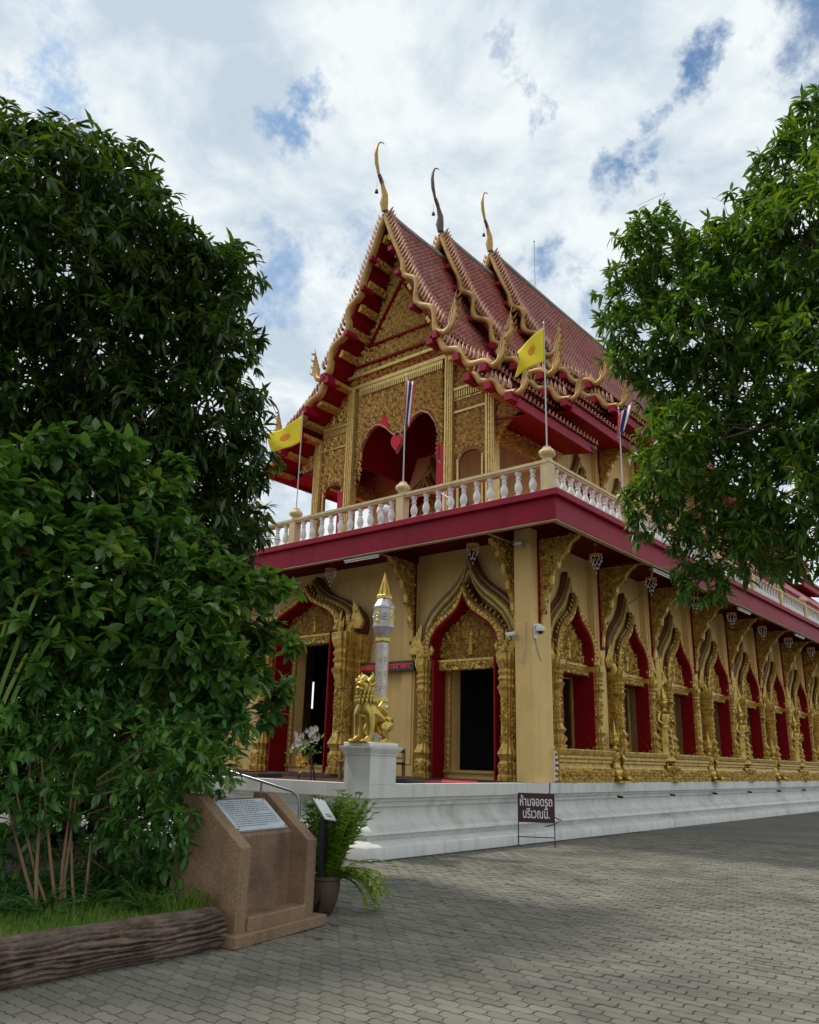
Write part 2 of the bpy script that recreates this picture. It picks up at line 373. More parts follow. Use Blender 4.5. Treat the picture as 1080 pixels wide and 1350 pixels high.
LF = lambda d: ((0, -d, 0), (1, 0, 0), (0, 0, 1), (0, -1, 0))     # local frame of a facade at outward depth d
OG = [(1, 0), (1.05, .12), (1.05, .24), (.98, .36), (.84, .48), (.63, .58), (.42, .66), (.27, .73), (.17, .80), (.10, .87), (.05, .94), (0, 1)]
def ogee(w, h, z0, uc=0):
    r_ = [(uc + a * w, z0 + b * h) for a, b in OG]
    return r_ + [(2 * uc - a, b) for a, b in r_[-2::-1]]
def ogee_w(w, h, z):        # half width at height z above the base
    t = z / h
    if t < 0 or t > 1: return 0
    for (a0, b0), (a1, b1) in zip(OG, OG[1:]):
        if b0 <= t <= b1: return w * (a0 + (a1 - a0) * (t - b0) / (b1 - b0))
    return 0
def band(mb, oc, ic, d0, d1, e=.03):
    n = len(oc); rings = []
    for (a, b), (c, d) in zip(oc, ic):
        rings.append([(a, -d0, b), (a, -(d1 - e), b), ((a * .75 + c * .25), -d1, (b * .75 + d * .25)), ((a * .25 + c * .75), -d1, (b * .25 + d * .75)), (c, -(d1 - e), d), (c, -d0, d)])
    mb.loft(rings)
COLP = [(1.3, 0), (1.3, .035), (1.12, .05), (1.22, .08), (1.2, .13), (.98, .155), (1.12, .18), (1.34, .205), (1.1, .235), (.92, .26), (.86, .28), (.86, .64), (.95, .66), (1.1, .70), (1.32, .725), (1.0, .75), (1.02, .775), (1.2, .795), (1.0, .82), (1.2, .85), (1.0, .875), (1.18, .90), (1.38, .945), (1.42, 1.0)]
def rcol(mb, u, d, hw, z0, z1, prof=COLP, dh=None, rel=True, seed=3):
    """redented moulded column; plan is a notched square"""
    dh = dh or hw; rings = []
    pl = [(1, .45), (.8, .45), (.8, .8), (.45, .8), (.45, 1), (-.45, 1), (-.45, .8), (-.8, .8), (-.8, .45), (-1, .45), (-1, -.45), (-.8, -.45), (-.8, -.8), (-.45, -.8), (-.45, -1), (.45, -1), (.45, -.8), (.8, -.8), (.8, -.45), (1, -.45)]
    for f, t in prof: rings.append([(u + a * hw * f, -(d + b * dh * f), z0 + (z1 - z0) * t) for a, b in pl])
    mb.loft(rings)
    if rel:
        H = z1 - z0
        for zz0, zz1, f in ((.29, .64, .86), (.085, .13, 1.2), (.0, .04, 1.3)):
            k = hw * f
            for fn, kk in ((((u, -(d + dh * f), z0), (1, 0, 0), (0, 0, 1), (0, -1, 0)), k * .6), (((u + hw * f, -d, z0), (0, -1, 0), (0, 0, 1), (1, 0, 0)), dh * f * .6), (((u - hw * f, -d, z0), (0, 1, 0), (0, 0, 1), (-1, 0, 0)), dh * f * .6)):
                relief(mb, fn, None, -kk, kk, zz0 * H, zz1 * H, .11, 1.0, seed)
def horn(mb, p0, dirs, r0, n=5, flat=.55, ref=(0, 1, 0)):
    pts = [np.array(p0, float)]
    for d in dirs: pts.append(pts[-1] + np.array(d, float))
    m = len(pts); rad = [r0 * (1 - (i / (m - 1)) ** 1.3) + .006 for i in range(m)]
    mb.tube(pts, rad, n, flat, ref)
def naga_finial(mb, u, d, z, s, side):
    """bunch of flame-like heads rising at the foot of an arch"""
    for k in range(5):
        q = k / 4.0; L_ = s * (1.0 - .14 * k)
        x = side * s * .09 * k
        horn(mb, (u + x, -d, z), [(side * s * .10, 0, L_ * .22), (side * s * .07, 0, L_ * .25), (-side * s * .06, 0, L_ * .25), (-side * s * .02, 0, L_ * .22), (side * s * .03, 0, L_ * .14)], s * .13, 5, 1.2)
    for k in range(4):
        horn(mb, (u - side * s * .04, -d - .04 * s, z + .12 * s * k), [(-side * s * .10, -.03 * s, .05 * s), (-side * s * .06, 0, .10 * s), (side * s * .02, 0, .09 * s)], s * .07, 5, 1.0)
    mb.tube([(u, -d, z - s * .35), (u, -d - .05 * s, z - s * .12), (u + side * .08 * s, -d, z + .1 * s)], [s * .16, s * .2, s * .17], 8)

# ------------------------------------------------------------------ ground and pavement
g = MB(); g.add([(-400, -400, -.03), (400, -400, -.03), (400, 600, -.03), (-400, 600, -.03)], [(0, 1, 2, 3)])
struct('ground', g, M['soil'])
g = MB(); g.add([(-60, -25, -.012), (40, -25, -.012), (40, 90, -.012), (-60, 90, -.012)], [(0, 1, 2, 3)])
pavement = struct('pavement', g, M['joint'])
def far_paving():      # beyond the modelled pavers
    m = mat('far_paving', (.175, .163, .136), .85, 0, .15, 1.0, .0, 90, col2=(.13, .122, .102), c2s=.5, c2w=(.42, .66))
    t = m.node_tree; b = t.nodes['Principled BSDF']
    g_ = t.nodes.new('ShaderNodeNewGeometry'); br = t.nodes.new('ShaderNodeTexBrick'); t.links.new(g_.outputs['Position'], br.inputs[0])
    br.inputs['Scale'].default_value = 1; br.inputs['Brick Width'].default_value = .225; br.inputs['Row Height'].default_value = .1125; br.inputs['Mortar Size'].default_value = .006
    br.inputs['Color1'].default_value = (1, 1, 1, 1); br.inputs['Color2'].default_value = (.8, .8, .8, 1); br.inputs['Mortar'].default_value = (.35, .35, .35, 1)
    mu = t.nodes.new('ShaderNodeMix'); mu.data_type = 'RGBA'; mu.blend_type = 'MULTIPLY'; mu.inputs[0].default_value = 1
    src = b.inputs['Base Color'].links[0].from_socket; t.links.new(src, mu.inputs[6]); t.links.new(br.outputs[0], mu.inputs[7]); t.links.new(mu.outputs[2], b.inputs['Base Color'])
    return m
YF = 21.0
g = MB()
for a_, b_, c_, d_ in ((-60, 40, YF, 90), (4.55, 40, -25, YF), (-60, 4.55, -25, 1.45), (-60, -10.35, 1.45, YF)): g.add([(a_, c_, -.004), (b_, c_, -.004), (b_, d_, -.004), (a_, d_, -.004)], [(0, 1, 2, 3)])
struct('far_pavement', g, far_paving())
PL, PW = .225, .1125
def paver_shape():
    a, b = .0075, .010; gp = .0035
    pts = [(0, 0), (PL / 8, a), (3 * PL / 8, -a), (5 * PL / 8, a), (7 * PL / 8, -a), (PL, 0)]
    endp = [(b, PW * .3), (-b, PW * .7)]
    poly = pts + [(PL + x, y) for x, y in endp] + [(x, y + PW) for x, y in pts[::-1]] + [(x, y) for x, y in endp[::-1]]
    cx, cy = PL / 2, PW / 2
    def ins(k): return [(cx + (x - cx) * (1 - k / (PL / 2)), cy + (y - cy) * (1 - k / (PW / 2))) for x, y in poly]
    p0, p1 = ins(gp), ins(gp + .004); n = len(poly)
    p1 = ins(gp + .0032)
    V = [(x, y, -.017) for x, y in p0] + [(x, y, 0.0) for x, y in p1]
    F = [(i, (i + 1) % n, n + (i + 1) % n, n + i) for i in range(n)] + [tuple(range(n, 2 * n))]
    return np.array(V), F
PV, PF = paver_shape()
pos = []
for j in range(int(1.5 / PW), int(YF / PW) + 1):
    y = j * PW
    for i in range(int(-10.4 / PL), int(4.6 / PL)):
        x = i * PL + (PL / 2 if j % 2 else 0)
        d = np.array([x + .11, y + .05, 0]) - EYE; z = d @ FWD
        if x < -6.5 and y < 4.6: continue
        if x < -9.5 and y > 10.3: continue
        pos.append((z, x, y))
pos.sort()
def pmat(x, y):
    m = np.eye(4); t = npr.normal(0, .017, 2); m[2, 0] = t[0]; m[2, 1] = t[1] * 1.2; m[0, 3] = x; m[1, 3] = y; m[2, 3] = npr.uniform(-.004, .001) + .006 * noise.noise(Vector((x * .7, y * .7, 2))) - .002; return m
tp = MB(); tp.add(PV, PF); pme = tp.mesh('paver', M['paver'])
inview = [p for p in pos if p[0] > 1 and -5 < 540 + FOC * ((np.array([p[1] + .11, p[2], 0]) - EYE) @ RIGHT) / p[0] < 1075 and 675 - FOC * ((np.array([p[1] + .11, p[2], 0]) - EYE) @ UP) / p[0] < 1345]
first = set((p[1], p[2]) for p in inview[:290])
rest = MB(); ms = []
for z, x, y in pos:
    m = pmat(x, y)
    if (x, y) in first:
        o = link('paver', pme, pavement); o.matrix_local = Matrix(m.tolist())
    else: ms.append(m)
rest.stamp(PV, PF, ms); rest.build('paver_field', M['paver'], pavement, kind='stuff')

# ------------------------------------------------------------------ temple
XC, FL, UF = -17.9, 1.18, 7.45
T = (XC, 38.0, 0.0)
temple = thing('temple', 'large red and gold ornate temple hall with steep tiered tile roof on a white plinth', 'temple', T)
def part(name, mb, m, smooth=None, bevel=0, kind=None, parent=None): return mb.build(name, m, parent or temple, T if parent is None else (0, 0, 0), smooth, bevel, kind)
YE = 58.0
# moulded plinth
PR = [(-.36, 1.08), (-.36, 1.18), (0, 1.18), (0, .955), (-.08, .94), (-.08, .89), (-.14, .875), (-.14, .80), (-.20, .785), (-.20, .70), (-.18, .63), (-.12, .55), (-.03, .48), (.04, .43), (.05, .365), (-.02, .35), (-.03, .275), (.09, .265), (.14, .245), (.245, .20), (.255, .185), (.26, 0.0)]
mb = MB(); rings = []
x0, x1, y0, y1 = 2 * XC + 9.8, -9.8, 10.85, YE + 1.5
for dx, z in PR: rings.append([(x0 - dx, y0 - dx, z), (x1 + dx, y0 - dx, z), (x1 + dx, y1 + dx, z), (x0 - dx, y1 + dx, z)])
mb.loft(rings[::-1]); part('plinth', mb, M['plinth'], 50)
mb = MB(); mb.box(x0 + .37, x1 - .37, y0 + .37, 17.3, 1.07, 1.084); part('terrace_floor', mb, M['floor'])
mb = MB(); mb.box(2 * XC + 10.4, -10.42, 16.6, 17.7, 1.075, 1.179); part('door_step', mb, M['floor'])
mb = MB()      # weep pipes and stains on the plinth
for k in range(12):
    mb = MB(); mb.tube([(-9.99, 20.6 + 3.4 * k, .83), (-9.80, 20.6 + 3.4 * k, .815)], .03, 8)
    part('weep_pipe', mb, M['black'])
mb = MB(); mb.tube([(-9.79, 16.9, 1.18), (-9.795, 16.88, .97), (-9.86, 16.6, .86), (-9.89, 16.5, .74), (-9.80, 16.9, .50), (-9.72, 17.25, .38), (-9.77, 17.0, .30), (-9.76, 16.6, .27)], .012, 5); part('drain_hose', mb, M['black'])
mb = MB(); mb.box(-9.99, -9.925, 17.36, 17.40, FL + .02, FL + .8)
for k in range(6): mb.box(-9.99, -9.86, 17.37, 17.42, FL + .05 + .12 * k, FL + .11 + .12 * k)
part('switch_strip', mb, M['white'])
# lower hall walls, hollow, with real door openings
mb = MB()
doors = [(XC, .92, .2, 3.75), (-12.15, .72, .2, 2.72), (2 * XC + 12.15, .72, .2, 2.72)]
ax0, ax1 = 2 * XC + 10.4, -10.4
edges = sorted([(c - w, c + w, z0, z1) for c, w, z0, z1 in doors]); cur = ax0
for a, b, z0, z1 in edges:
    mb.box(cur, a, 17.33, 17.68, FL, 7.1); mb.box(a, b, 17.33, 17.68, FL + z1, 7.1); mb.box(a, b, 17.33, 17.68, FL, FL + z0); cur = b
mb.box(cur, ax1, 17.33, 17.68, FL, 7.1)

ys = 17.68
for k in range(12):
    c = 18.8 + 3.4 * k; mb.box(ax1 - .3, ax1, ys, c - .80, FL, 7.1); mb.box(ax1 - .3, ax1, c - .80, c + .80, FL, FL + .77); mb.box(ax1 - .3, ax1, c - .80, c + .80, FL + 2.86, 7.1); ys = c + .80
mb.box(ax1 - .3, ax1, ys, YE, FL, 7.1); mb.box(ax0, ax0 + .3, 17.68, YE, FL, 7.1); mb.box(ax0 + .3, ax1 - .3, YE - .3, YE, FL, 7.1)
part('lower_wall', mb, M['wall'])
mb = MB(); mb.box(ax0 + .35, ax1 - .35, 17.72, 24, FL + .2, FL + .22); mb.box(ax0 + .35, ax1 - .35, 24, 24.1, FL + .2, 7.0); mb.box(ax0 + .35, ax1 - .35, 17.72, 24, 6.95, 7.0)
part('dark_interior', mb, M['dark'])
for a_, b_, c_ in ((-18.35, 3.3, 4.75), (-20.9, 3.2, 4.1)):
    mb = MB(); mb.box(a_, a_ + .04, 20.0, 20.04, b_, c_); part('interior_glow_strip', mb, M['stripglow'])  # thin emissive strips for the bright slits within the main doorway
# corner pillars and pilasters
mb = MB()
for sx in (1, -1):
    f = lambda x: x if sx == 1 else 2 * XC - x
    mb = MB(); mb.box(f(-10.42), f(-9.95), 16.5, 17.40, FL, 7.1); part('corner_pillar', mb, M['wall'], bevel=.008)
    mb = MB(); x = -14.28; mb.box(f(x - .23), f(x + .23), 17.2, 17.34, FL, 7.1); mb.box(f(x - .17), f(x + .17), 17.17, 17.205, FL + .3, 7.0); part('pilaster', mb, M['wall'], bevel=.008)
    mb = MB(); mb.box(f(-10.8 - .2), f(-10.42), 17.2, 17.34, FL, 7.1); part('pilaster', mb, M['wall'], bevel=.008)
for k in range(12):
    y = 20.5 + 3.4 * k
    for sx in (1, -1):
        f = lambda x: x if sx == 1 else 2 * XC - x
        mb = MB(); mb.box(f(-10.41), f(-10.2), y - .28, y + .28, FL, 7.1); mb.box(f(-10.21), f(-10.17), y - .2, y + .2, FL + .3, 7.0); part('pilaster', mb, M['wall'], bevel=.008)
# balcony slab, fascia, soffit beams
bx0, bx1, by0, by1 = 2 * XC + 8.5, -8.5, 15.2, YE + 2
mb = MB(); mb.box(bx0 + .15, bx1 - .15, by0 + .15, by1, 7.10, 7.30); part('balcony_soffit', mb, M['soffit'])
mb = MB()
mb.box(bx0, bx1, by0, by0 + .15, 6.77, 7.29); mb.box(bx1 - .15, bx1, by0 + .15, by1, 6.77, 7.29); mb.box(bx0, bx0 + .15, by0 + .15, by1, 6.77, 7.29)
part('balcony_fascia', mb, M['fascia'], bevel=.006)
mb = MB(); mb.box(bx0 - .12, bx1 + .12, by0 - .12, by1, 7.292, 7.45); part('balcony_slab_edge', mb, M['fascia'], bevel=.01)
mb = MB(); mb.box(bx0, bx1, by0 + .01, by0 + .14, 6.735, 6.768); mb.box(bx1 - .14, bx1 - .01, by0 + .15, by1, 6.735, 6.768); part('fascia_drip_trim', mb, M['tan'])
for k in range(13):
    y = 17.0 + 3.4 * k if k else 16.95
    if k: y = 17.1 + 3.4 * k
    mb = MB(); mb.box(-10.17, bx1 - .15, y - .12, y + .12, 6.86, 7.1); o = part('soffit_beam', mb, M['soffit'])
    m2 = MB(); m2.box(-10.1, bx1 - .16, y - .035, y + .035, 6.83, 6.858); m2.build('beam_trim', M['tan'], o)
for x in (-10.6, -14.1, -21.7, -25.2):
    mb = MB(); mb.box(x - .12, x + .12, by0 + .15, 17.2, 6.86, 7.1); o = part('soffit_beam', mb, M['soffit'])
    m2 = MB(); m2.box(x - .035, x + .035, by0 + .16, 17.15, 6.83, 6.858); m2.build('beam_trim', M['tan'], o)

# portals (door and window surrounds)
def portal(name, uc, hc, zb, zc, ow, oz0, oz1, rw, rh, fw, fh, D, zr, zf, sill=False, leaf=True):
    root_b = MB()          # red reveal box around the opening
    ri = ow + (.20 if not sill else .0); back = .0 if not sill else .27
    for s in (-1, 1): root_b.box(s * ri, s * (ri + .05), back, -(D - .06), zb, zf)
    if sill: root_b.box(-ri, ri, back, -.03, oz1 + .005, oz1 + .05)
    else: root_b.box(-ri, ri, -.002, -.04, oz1 + .16, zf)
    oc, ic = ogee(fw * .90, fh * .90, zf), ogee(fw * .80, fh * .80, zf); band(root_b, oc, ic, .02, D - .02)
    root = link(name, root_b.mesh(name, M['red']), temple)
    def sub(n, mb, m, sm=None): return mb.build(n, m, root, smooth=sm, kind='stuff' if n == 'bead_row' else None)
    for s in (-1, 1):
        c = MB(); rcol(c, s * uc, D - hc * .9, hc, zb, zc, seed=5 + s); rcol(c, s * (uc + hc * (.45 if sill else 1.1)), D - hc * 2.3, hc * .8, zb, zc - .05, rel=False)
        sub('column', c, M['gold'])
        n = MB(); naga_finial(n, s * (uc + hc * .7), D - hc * 1.0, zc + .16, min(.78, (zc - zb) * .2 + .2), s); naga_finial(n, s * (uc - hc * .2), D - hc * .4, zc + .12, min(.5, (zc - zb) * .16), -s); sub('naga_finial', n, M['gold'], 40)
    b = MB(); band(b, ogee(rw, rh, zr), ogee(rw * .90, rh * .94, zr), .02, D * .42); rim = sub('arch_rim', b, M['rim'])
    bd = MB(); pts = []
    oc = ogee(rw * .965, rh * .975, zr)
    for (a, z), (a2, z2) in zip(oc, oc[1:]):
        k = max(1, int(math.hypot(a2 - a, z2 - z) / .075))
        for i in range(k): pts.append((a + (a2 - a) * i / k, z + (z2 - z) * i / k))
    beads(bd, ((0, -D * .42, 0), (1, 0, 0), (0, 0, 1), (0, -1, 0)), pts, .045); sub('bead_row', bd, M['tan'])
    b = MB(); band(b, ogee(rw * .90, rh * .94, zr), ogee(rw * .80, rh * .85, zr), .02, D * .60, .05); band(b, ogee(rw * .80, rh * .85, zr), ogee(rw * .74, rh * .78, zr), .02, D * .52, .03); sub('arch_band', b, M['olive'], 60)
    b = MB(); band(b, ogee(fw, fh, zf), ogee(fw * .96, fh * .97, zf), .03, D * .86); sub('front_arch_rim', b, M['rim'])
    b = MB(); band(b, ogee(fw * .96, fh * .97, zf), ogee(fw * .82, fh * .83, zf), .03, D, .05)
    oc = ogee(fw * .89, fh * .90, zf); pts = []
    for (a, z), (a2, z2) in zip(oc, oc[1:]):
        k = max(1, int(math.hypot(a2 - a, z2 - z) / .09))
        for i in range(k): pts.append((a + (a2 - a) * i / k, z + (z2 - z) * i / k))
    o_, ua, va, na = [np.array(a, float) for a in ((0, -D, 0), (1, 0, 0), (0, 0, 1), (0, -1, 0))]; ms = []
    for q, (u, v) in enumerate(pts):
        an = math.atan2(v - zf, u) + .5 * (1 if q % 2 else -1); m = np.eye(4); s_ = .11
        m[:3, 0] = (ua * math.cos(an) + va * math.sin(an)) * s_; m[:3, 1] = (-ua * math.sin(an) + va * math.cos(an)) * s_; m[:3, 2] = na * s_ * 1.3; m[:3, 3] = o_ + ua * u + va * v; ms.append(m)
    b.stamp(SCR, SCRF, ms)
    # little crest leaves around the front arch
    ms = []
    oc = ogee(fw * 1.0, fh * 1.0, zf)
    for i in range(0, len(oc) - 1):
        (a, z), (a2, z2) = oc[i], oc[i + 1]; L_ = math.hypot(a2 - a, z2 - z); k = max(1, int(L_ / .12)); nx, nz = (z2 - z) / L_, -(a2 - a) / L_
        for q in range(k):
            t = q / k; m = np.eye(4); s_ = .11; d_ = np.array([nx, 0, nz]); e_ = np.array([(a2 - a) / L_, 0, (z2 - z) / L_])
            m[:3, 0] = e_ * s_; m[:3, 1] = d_ * s_; m[:3, 2] = np.array([0, -1, 0]) * s_; m[:3, 3] = (a + (a2 - a) * t, -(D * .8), z + (z2 - z) * t); ms.append(m)
    b.stamp([(-.4, 0, 0), (.4, 0, 0), (0, 1, .1), (0, .2, .35)], [(0, 3, 2), (3, 1, 2), (0, 1, 3)], ms)
    sub('front_arch', b, M['gold'])
    # tympanum with scrolls, lintel
    t_ = MB(); zt = zf - .02; iw, ih = fw * .80, fh * .80
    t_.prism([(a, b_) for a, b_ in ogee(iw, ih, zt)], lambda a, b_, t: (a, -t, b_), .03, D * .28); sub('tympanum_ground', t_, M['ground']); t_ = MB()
    relief(t_, ((0, -D * .28, 0), (1, 0, 0), (0, 0, 1), (0, -1, 0)), lambda u, v: abs(u) < ogee_w(iw, ih, v - zt) * .93, -iw, iw, zt + .05, zt + ih * .8, .17, 1.1, 9)
    # standing figure in the middle of the carving
    hf = ih * .42
    t_.lathe([(.0, 0), (.11, .02), (.10, .35), (.13, .55), (.12, .68), (.05, .74), (.07, .80), (.06, .88), (.03, .93), (.01, 1.08)], 0, -D * .30, 8, hf, zt + .12)
    for s in (-1, 1): t_.tube([(s * .1 * hf, -D * .32, zt + .12 + hf * .66), (s * .22 * hf, -D * .38, zt + .12 + hf * .5), (s * .1 * hf, -D * .45, zt + .12 + hf * .42)], .035 * hf, 6)
    sub('tympanum', t_, M['gold'])
    l = MB(); l.box(-(uc - hc), uc - hc, -.04, -D * .55, zf - .26, zf - .03); l.box(-(uc - hc * .8), uc - hc * .8, -.04, -D * .62, zf - .06, zf)
    relief(l, ((0, -D * .55, 0), (1, 0, 0), (0, 0, 1), (0, -1, 0)), None, -(uc - hc), uc - hc, zf - .25, zf - .05, .15, 1.0, 4); sub('lintel', l, M['gold'])
    # inner frame
    fr = MB(); w = .13 if not sill else .06
    if sill:
        for s in (-1, 1): fr.box(s * (ow - .05), s * (ow - .001), .248, .20, oz0, oz1)
        fr.box(-ow + .05, ow - .05, .248, .20, oz1 - .05, oz1)
    else:
        for s in (-1, 1): fr.box(s * (ow - .002), s * (ow + w), -.02, -.09, oz0, oz1 + w); fr.box(s * (ow + w), s * (ow + .20), -.0, -.05, oz0 - .2, oz1 + w)
        fr.box(-ow, ow, -.02, -.09, oz1, oz1 + w); fr.box(-ow - .2, ow + .2, -.02, -.095, oz0 - .06, oz0)
    if not sill:
        for s in (-1, 1):
            for k in range(int((oz1 - oz0) / .16)):
                z = oz0 + .08 + .16 * k; fr.add([(s * (ow + w / 2) - .05, -.09, z), (s * (ow + w / 2), -.09, z - .07), (s * (ow + w / 2) + .05, -.09, z), (s * (ow + w / 2), -.09, z + .07), (s * (ow + w / 2), -.12, z)], [(0, 1, 4), (1, 2, 4), (2, 3, 4), (3, 0, 4)])
    sub('inner_frame', fr, M['goldpaint'])
    if sill:
        p = MB(); p.box(-ow, ow, .27, .25, oz0, oz1); sub('pane', p, M['pane'])
        p = MB(); p.box(-ow * .1 - .03, -ow * .1 + .03, .25, .20, oz0, oz1); sub('mullion', p, M['goldpaint'])
        b = MB(); W_ = uc + hc * 1.75
        prof = [(.0, 0), (.0, .17), (.02, .18), (.02, .30), (-.03, .33), (-.06, .38), (-.06, .43), (-.02, .47), (-.02, .52), (.01, .56), (.01, .62), (.04, .66), (.06, .74), (.06, .77)]
        b.loft([[(-(W_ + a), -.01, z), (-(W_ + a), -(D + .12 + a), z), (W_ + a, -(D + .12 + a), z), (W_ + a, -.01, z)] for a, z in prof])
        for fn, k in ((((0, -(D + .12), 0), (1, 0, 0), (0, 0, 1), (0, -1, 0)), W_), (((-W_, -.3, 0), (0, -1, 0), (0, 0, 1), (-1, 0, 0)), .3)):
            relief(b, fn, None, -k, k, .02, .17, .12, 1.1, 6); relief(b, ((fn[0][0] * 1.0 - (.02 if k < 1 else 0), fn[0][1] - (.02 if k > 1 else 0), 0), *fn[1:]), None, -k, k, .185, .30, .10, 1.1, 7)
        sub('sill_base', b, M['gold'])
    return root
def place(o, x, y, z, rz):
    o.location = (x - T[0], y - T[1], z - T[2]); o.rotation_euler = (0, 0, rz)
win = portal('window', 1.05, .185, .77, 2.86, .80, .77, 2.60, 1.23, 2.55, .98, 1.80, .46, 2.75, 2.90, True)
wk = kids(win)
place(win, -10.4, 18.8, FL, R(90))
for k in range(1, 12): place(dup(win, temple, wk), -10.4, 18.8 + 3.4 * k, FL, R(90))
for k in range(0, 9): place(dup(win, temple, wk), -13.6, 25.8 + 3.4 * k, UF, R(90))
door = portal('door_portal', 1.27, .185, 0, 2.95, .72, .2, 2.72, 1.58, 2.95, 1.22, 1.95, .60, 2.85, 2.92)
place(door, -12.15, 17.33, FL, 0)
dk = kids(door)
place(dup(door, temple, dk), 2 * XC + 12.15, 17.33, FL, 0)
place(dup(door, temple, dk), XC - 1.0, 24.1, UF, 0)
big = portal('door_portal', 1.62, .25, 0, 3.85, .92, .2, 3.75, 1.95, 2.0, 1.5, 1.5, .78, 3.75, 3.92)
place(big, XC, 17.33, FL, 0)
# eave brackets
def bracket():
    prof = [(0, 3.45), (.09, 3.45), (.12, 3.8), (.20, 4.05), (.19, 4.25), (.30, 4.5), (.42, 4.62), (.44, 4.85), (.60, 5.05), (.66, 5.28), (.88, 5.45), (.98, 5.68), (1.22, 5.84), (1.24, 5.90), (0, 5.90)]
    prof = [(a * .92, 3.5 + (b - 3.45) * .885) for a, b in prof]
    mb = MB(); mb.prism(prof, lambda a, b, t: (t, -a, b), -.05, .05)
    def ins(u, v):
        if v < 3.55 or v > 5.62: return False
        for (a0, b0), (a1, b1) in zip(prof[1:], prof[2:-1]):
            if b0 <= v <= b1 + 1e-6: return .06 < u < a0 + (a1 - a0) * (v - b0) / (b1 - b0 + 1e-9) - .04
        return False
    for s in (-1, 1): relief(mb, ((s * .05, 0, 0), (0, -1, 0), (0, 0, 1), (s, 0, 0)), ins, 0, 1.25, 3.5, 5.88, .155, 1.25, 12 + s)
    for s in (-1, 1): mb.tube([(s * .055, -(a - .03), b) for a, b in prof[1:-1]], .022, 5)
    root = link('eave_bracket', mb.mesh('eave_bracket', M['gold']), temple)
    r_ = MB(); r_.box(-.09, .09, .002, -.055, 3.42, 5.69); r_.box(-.07, .07, -.055, -1.12, 5.67, 5.69); r_.build('red_back_strip', M['red'], root)
    return root
br = bracket(); bk = kids(br)
place(br, -9.95, 16.9, FL, R(90))
for k in range(12): place(dup(br, temple, bk), -10.17, 20.5 + 3.4 * k, FL, R(90))
for x in (-10.8, -14.1, -21.7, -25.0): place(dup(br, temple, bk), x, 17.17, FL, 0)
for k in range(8): place(dup(br, temple, bk), -13.42, 27.5 + 3.4 * k, UF + (.2 if k < 1 else .9), R(90))
o = dup(br, temple, bk); place(o, -13.72, 20.75, 9.95, R(90)); o.scale = (.8, .6, .42)

# balustrade
bal = link('balustrade', None, temple); bal.location = (0, 0, 0)
bp = [(.045, 0), (.075, 0), (.075, .05), (.045, .07), (.042, .10), (.065, .15), (.078, .22), (.072, .30), (.046, .38), (.038, .42), (.055, .44), (.055, .46), (.038, .48), (.05, .54), (.07, .58), (.07, .62)]
mb = MB(); mb.lathe([(a_ * 1.18, b_) for a_, b_ in bp], n=10); bme = mb.mesh('baluster', M['white'], 50)
mb = MB(); mb.box(-.12, .12, -.12, .12, 0, .70); pmb = mb.mesh('post', M['rail'])
mb = MB(); mb.lathe([(.10, 0), (.13, .0), (.13, .03), (.09, .05), (.10, .07), (.19, .14), (.205, .19), (.17, .25), (.10, .31), (.10, .34), (.06, .36), (.0, .375)], n=8); fme = mb.mesh('post_finial', M['rail'])
def bput(me, name, x, y, z):
    o = link(name, me, bal); o.location = (x - T[0], y - T[1], z - T[2]); return o
BX, BY = -8.78, 15.38
fposts = [BX, -13.1, -17.2, -21.3, -25.4, 2 * XC - BX]
sposts = [BY, 19.35] + [19.35 + 3.4 * k for k in range(1, 12)]
for a in fposts: bput(pmb, 'post', a, BY, UF); bput(fme, 'post_finial', a, BY, UF + .78)
for a in sposts[1:]: bput(pmb, 'post', BX, a, UF); bput(fme, 'post_finial', BX, a, UF + .78)
for a, b in zip(fposts, fposts[1:]):
    n = 11
    for k in range(1, n): bput(bme, 'baluster', a + (b - a) * k / n, BY, UF + .04)
for a, b in zip(sposts, sposts[1:]):
    n = 11 if b < 20 else 10
    for k in range(1, n): bput(bme, 'baluster', BX, a + (b - a) * k / n, UF + .04)
mb = MB(); xe = 2 * XC - BX
mb.box(xe - .1, BX + .1, BY - .1, BY + .1, UF + .665, UF + .71); mb.box(xe - .13, BX + .13, BY - .13, BY + .13, UF + .71, UF + .78)
mb.box(BX - .1, BX + .1, BY + .1, YE, UF + .665, UF + .71); mb.box(BX - .13, BX + .13, BY + .13, YE, UF + .712, UF + .778)
mb.box(xe - .1, BX + .1, BY - .1, BY + .1, UF + .0, UF + .04); mb.box(BX - .1, BX + .1, BY + .1, YE, UF, UF + .04)
mb.build('handrail', M['rail'], bal, T)

# upper hall
YU, YG, YW = 20.7, 19.5, 24.1
mb = MB(); ux0, ux1 = 2 * XC + 13.6, -13.6

mb.box(ux0, ux1 - .3, YW, 54.5, UF, 13.2); ys = YW
for k in range(9):
    c = 25.8 + 3.4 * k; mb.box(ux1 - .3, ux1, ys, c - .80, UF, 13.2); mb.box(ux1 - .3, ux1, c - .80, c + .80, UF, UF + .77); mb.box(ux1 - .3, ux1, c - .80, c + .80, UF + 2.86, 13.2); ys = c + .80
mb.box(ux1 - .3, ux1, ys, 54.5, UF, 13.2); mb.box(ux0, ux1, 27.5, 51, 13.2, 14.3); part('upper_wall', mb, M['wall'])
for k in range(9):
    mb = MB(); y = 24.1 + 3.4 * k + (.25 if k == 0 else 0)
    mb.box(-13.62, -13.42, y - .27, y + .27, UF, 12.5 + (1.0 if k > 0 else 0)); mb.box(-13.43, -13.39, y - .19, y + .19, UF + .3, 12.4)
    part('upper_pilaster', mb, M['wall'], bevel=.008)
mb = MB(); mb.box(XC - 1.9, XC + 1.9, YU + .12, YW, 16.5, 16.6); part('porch_ceiling', mb, M['red'])
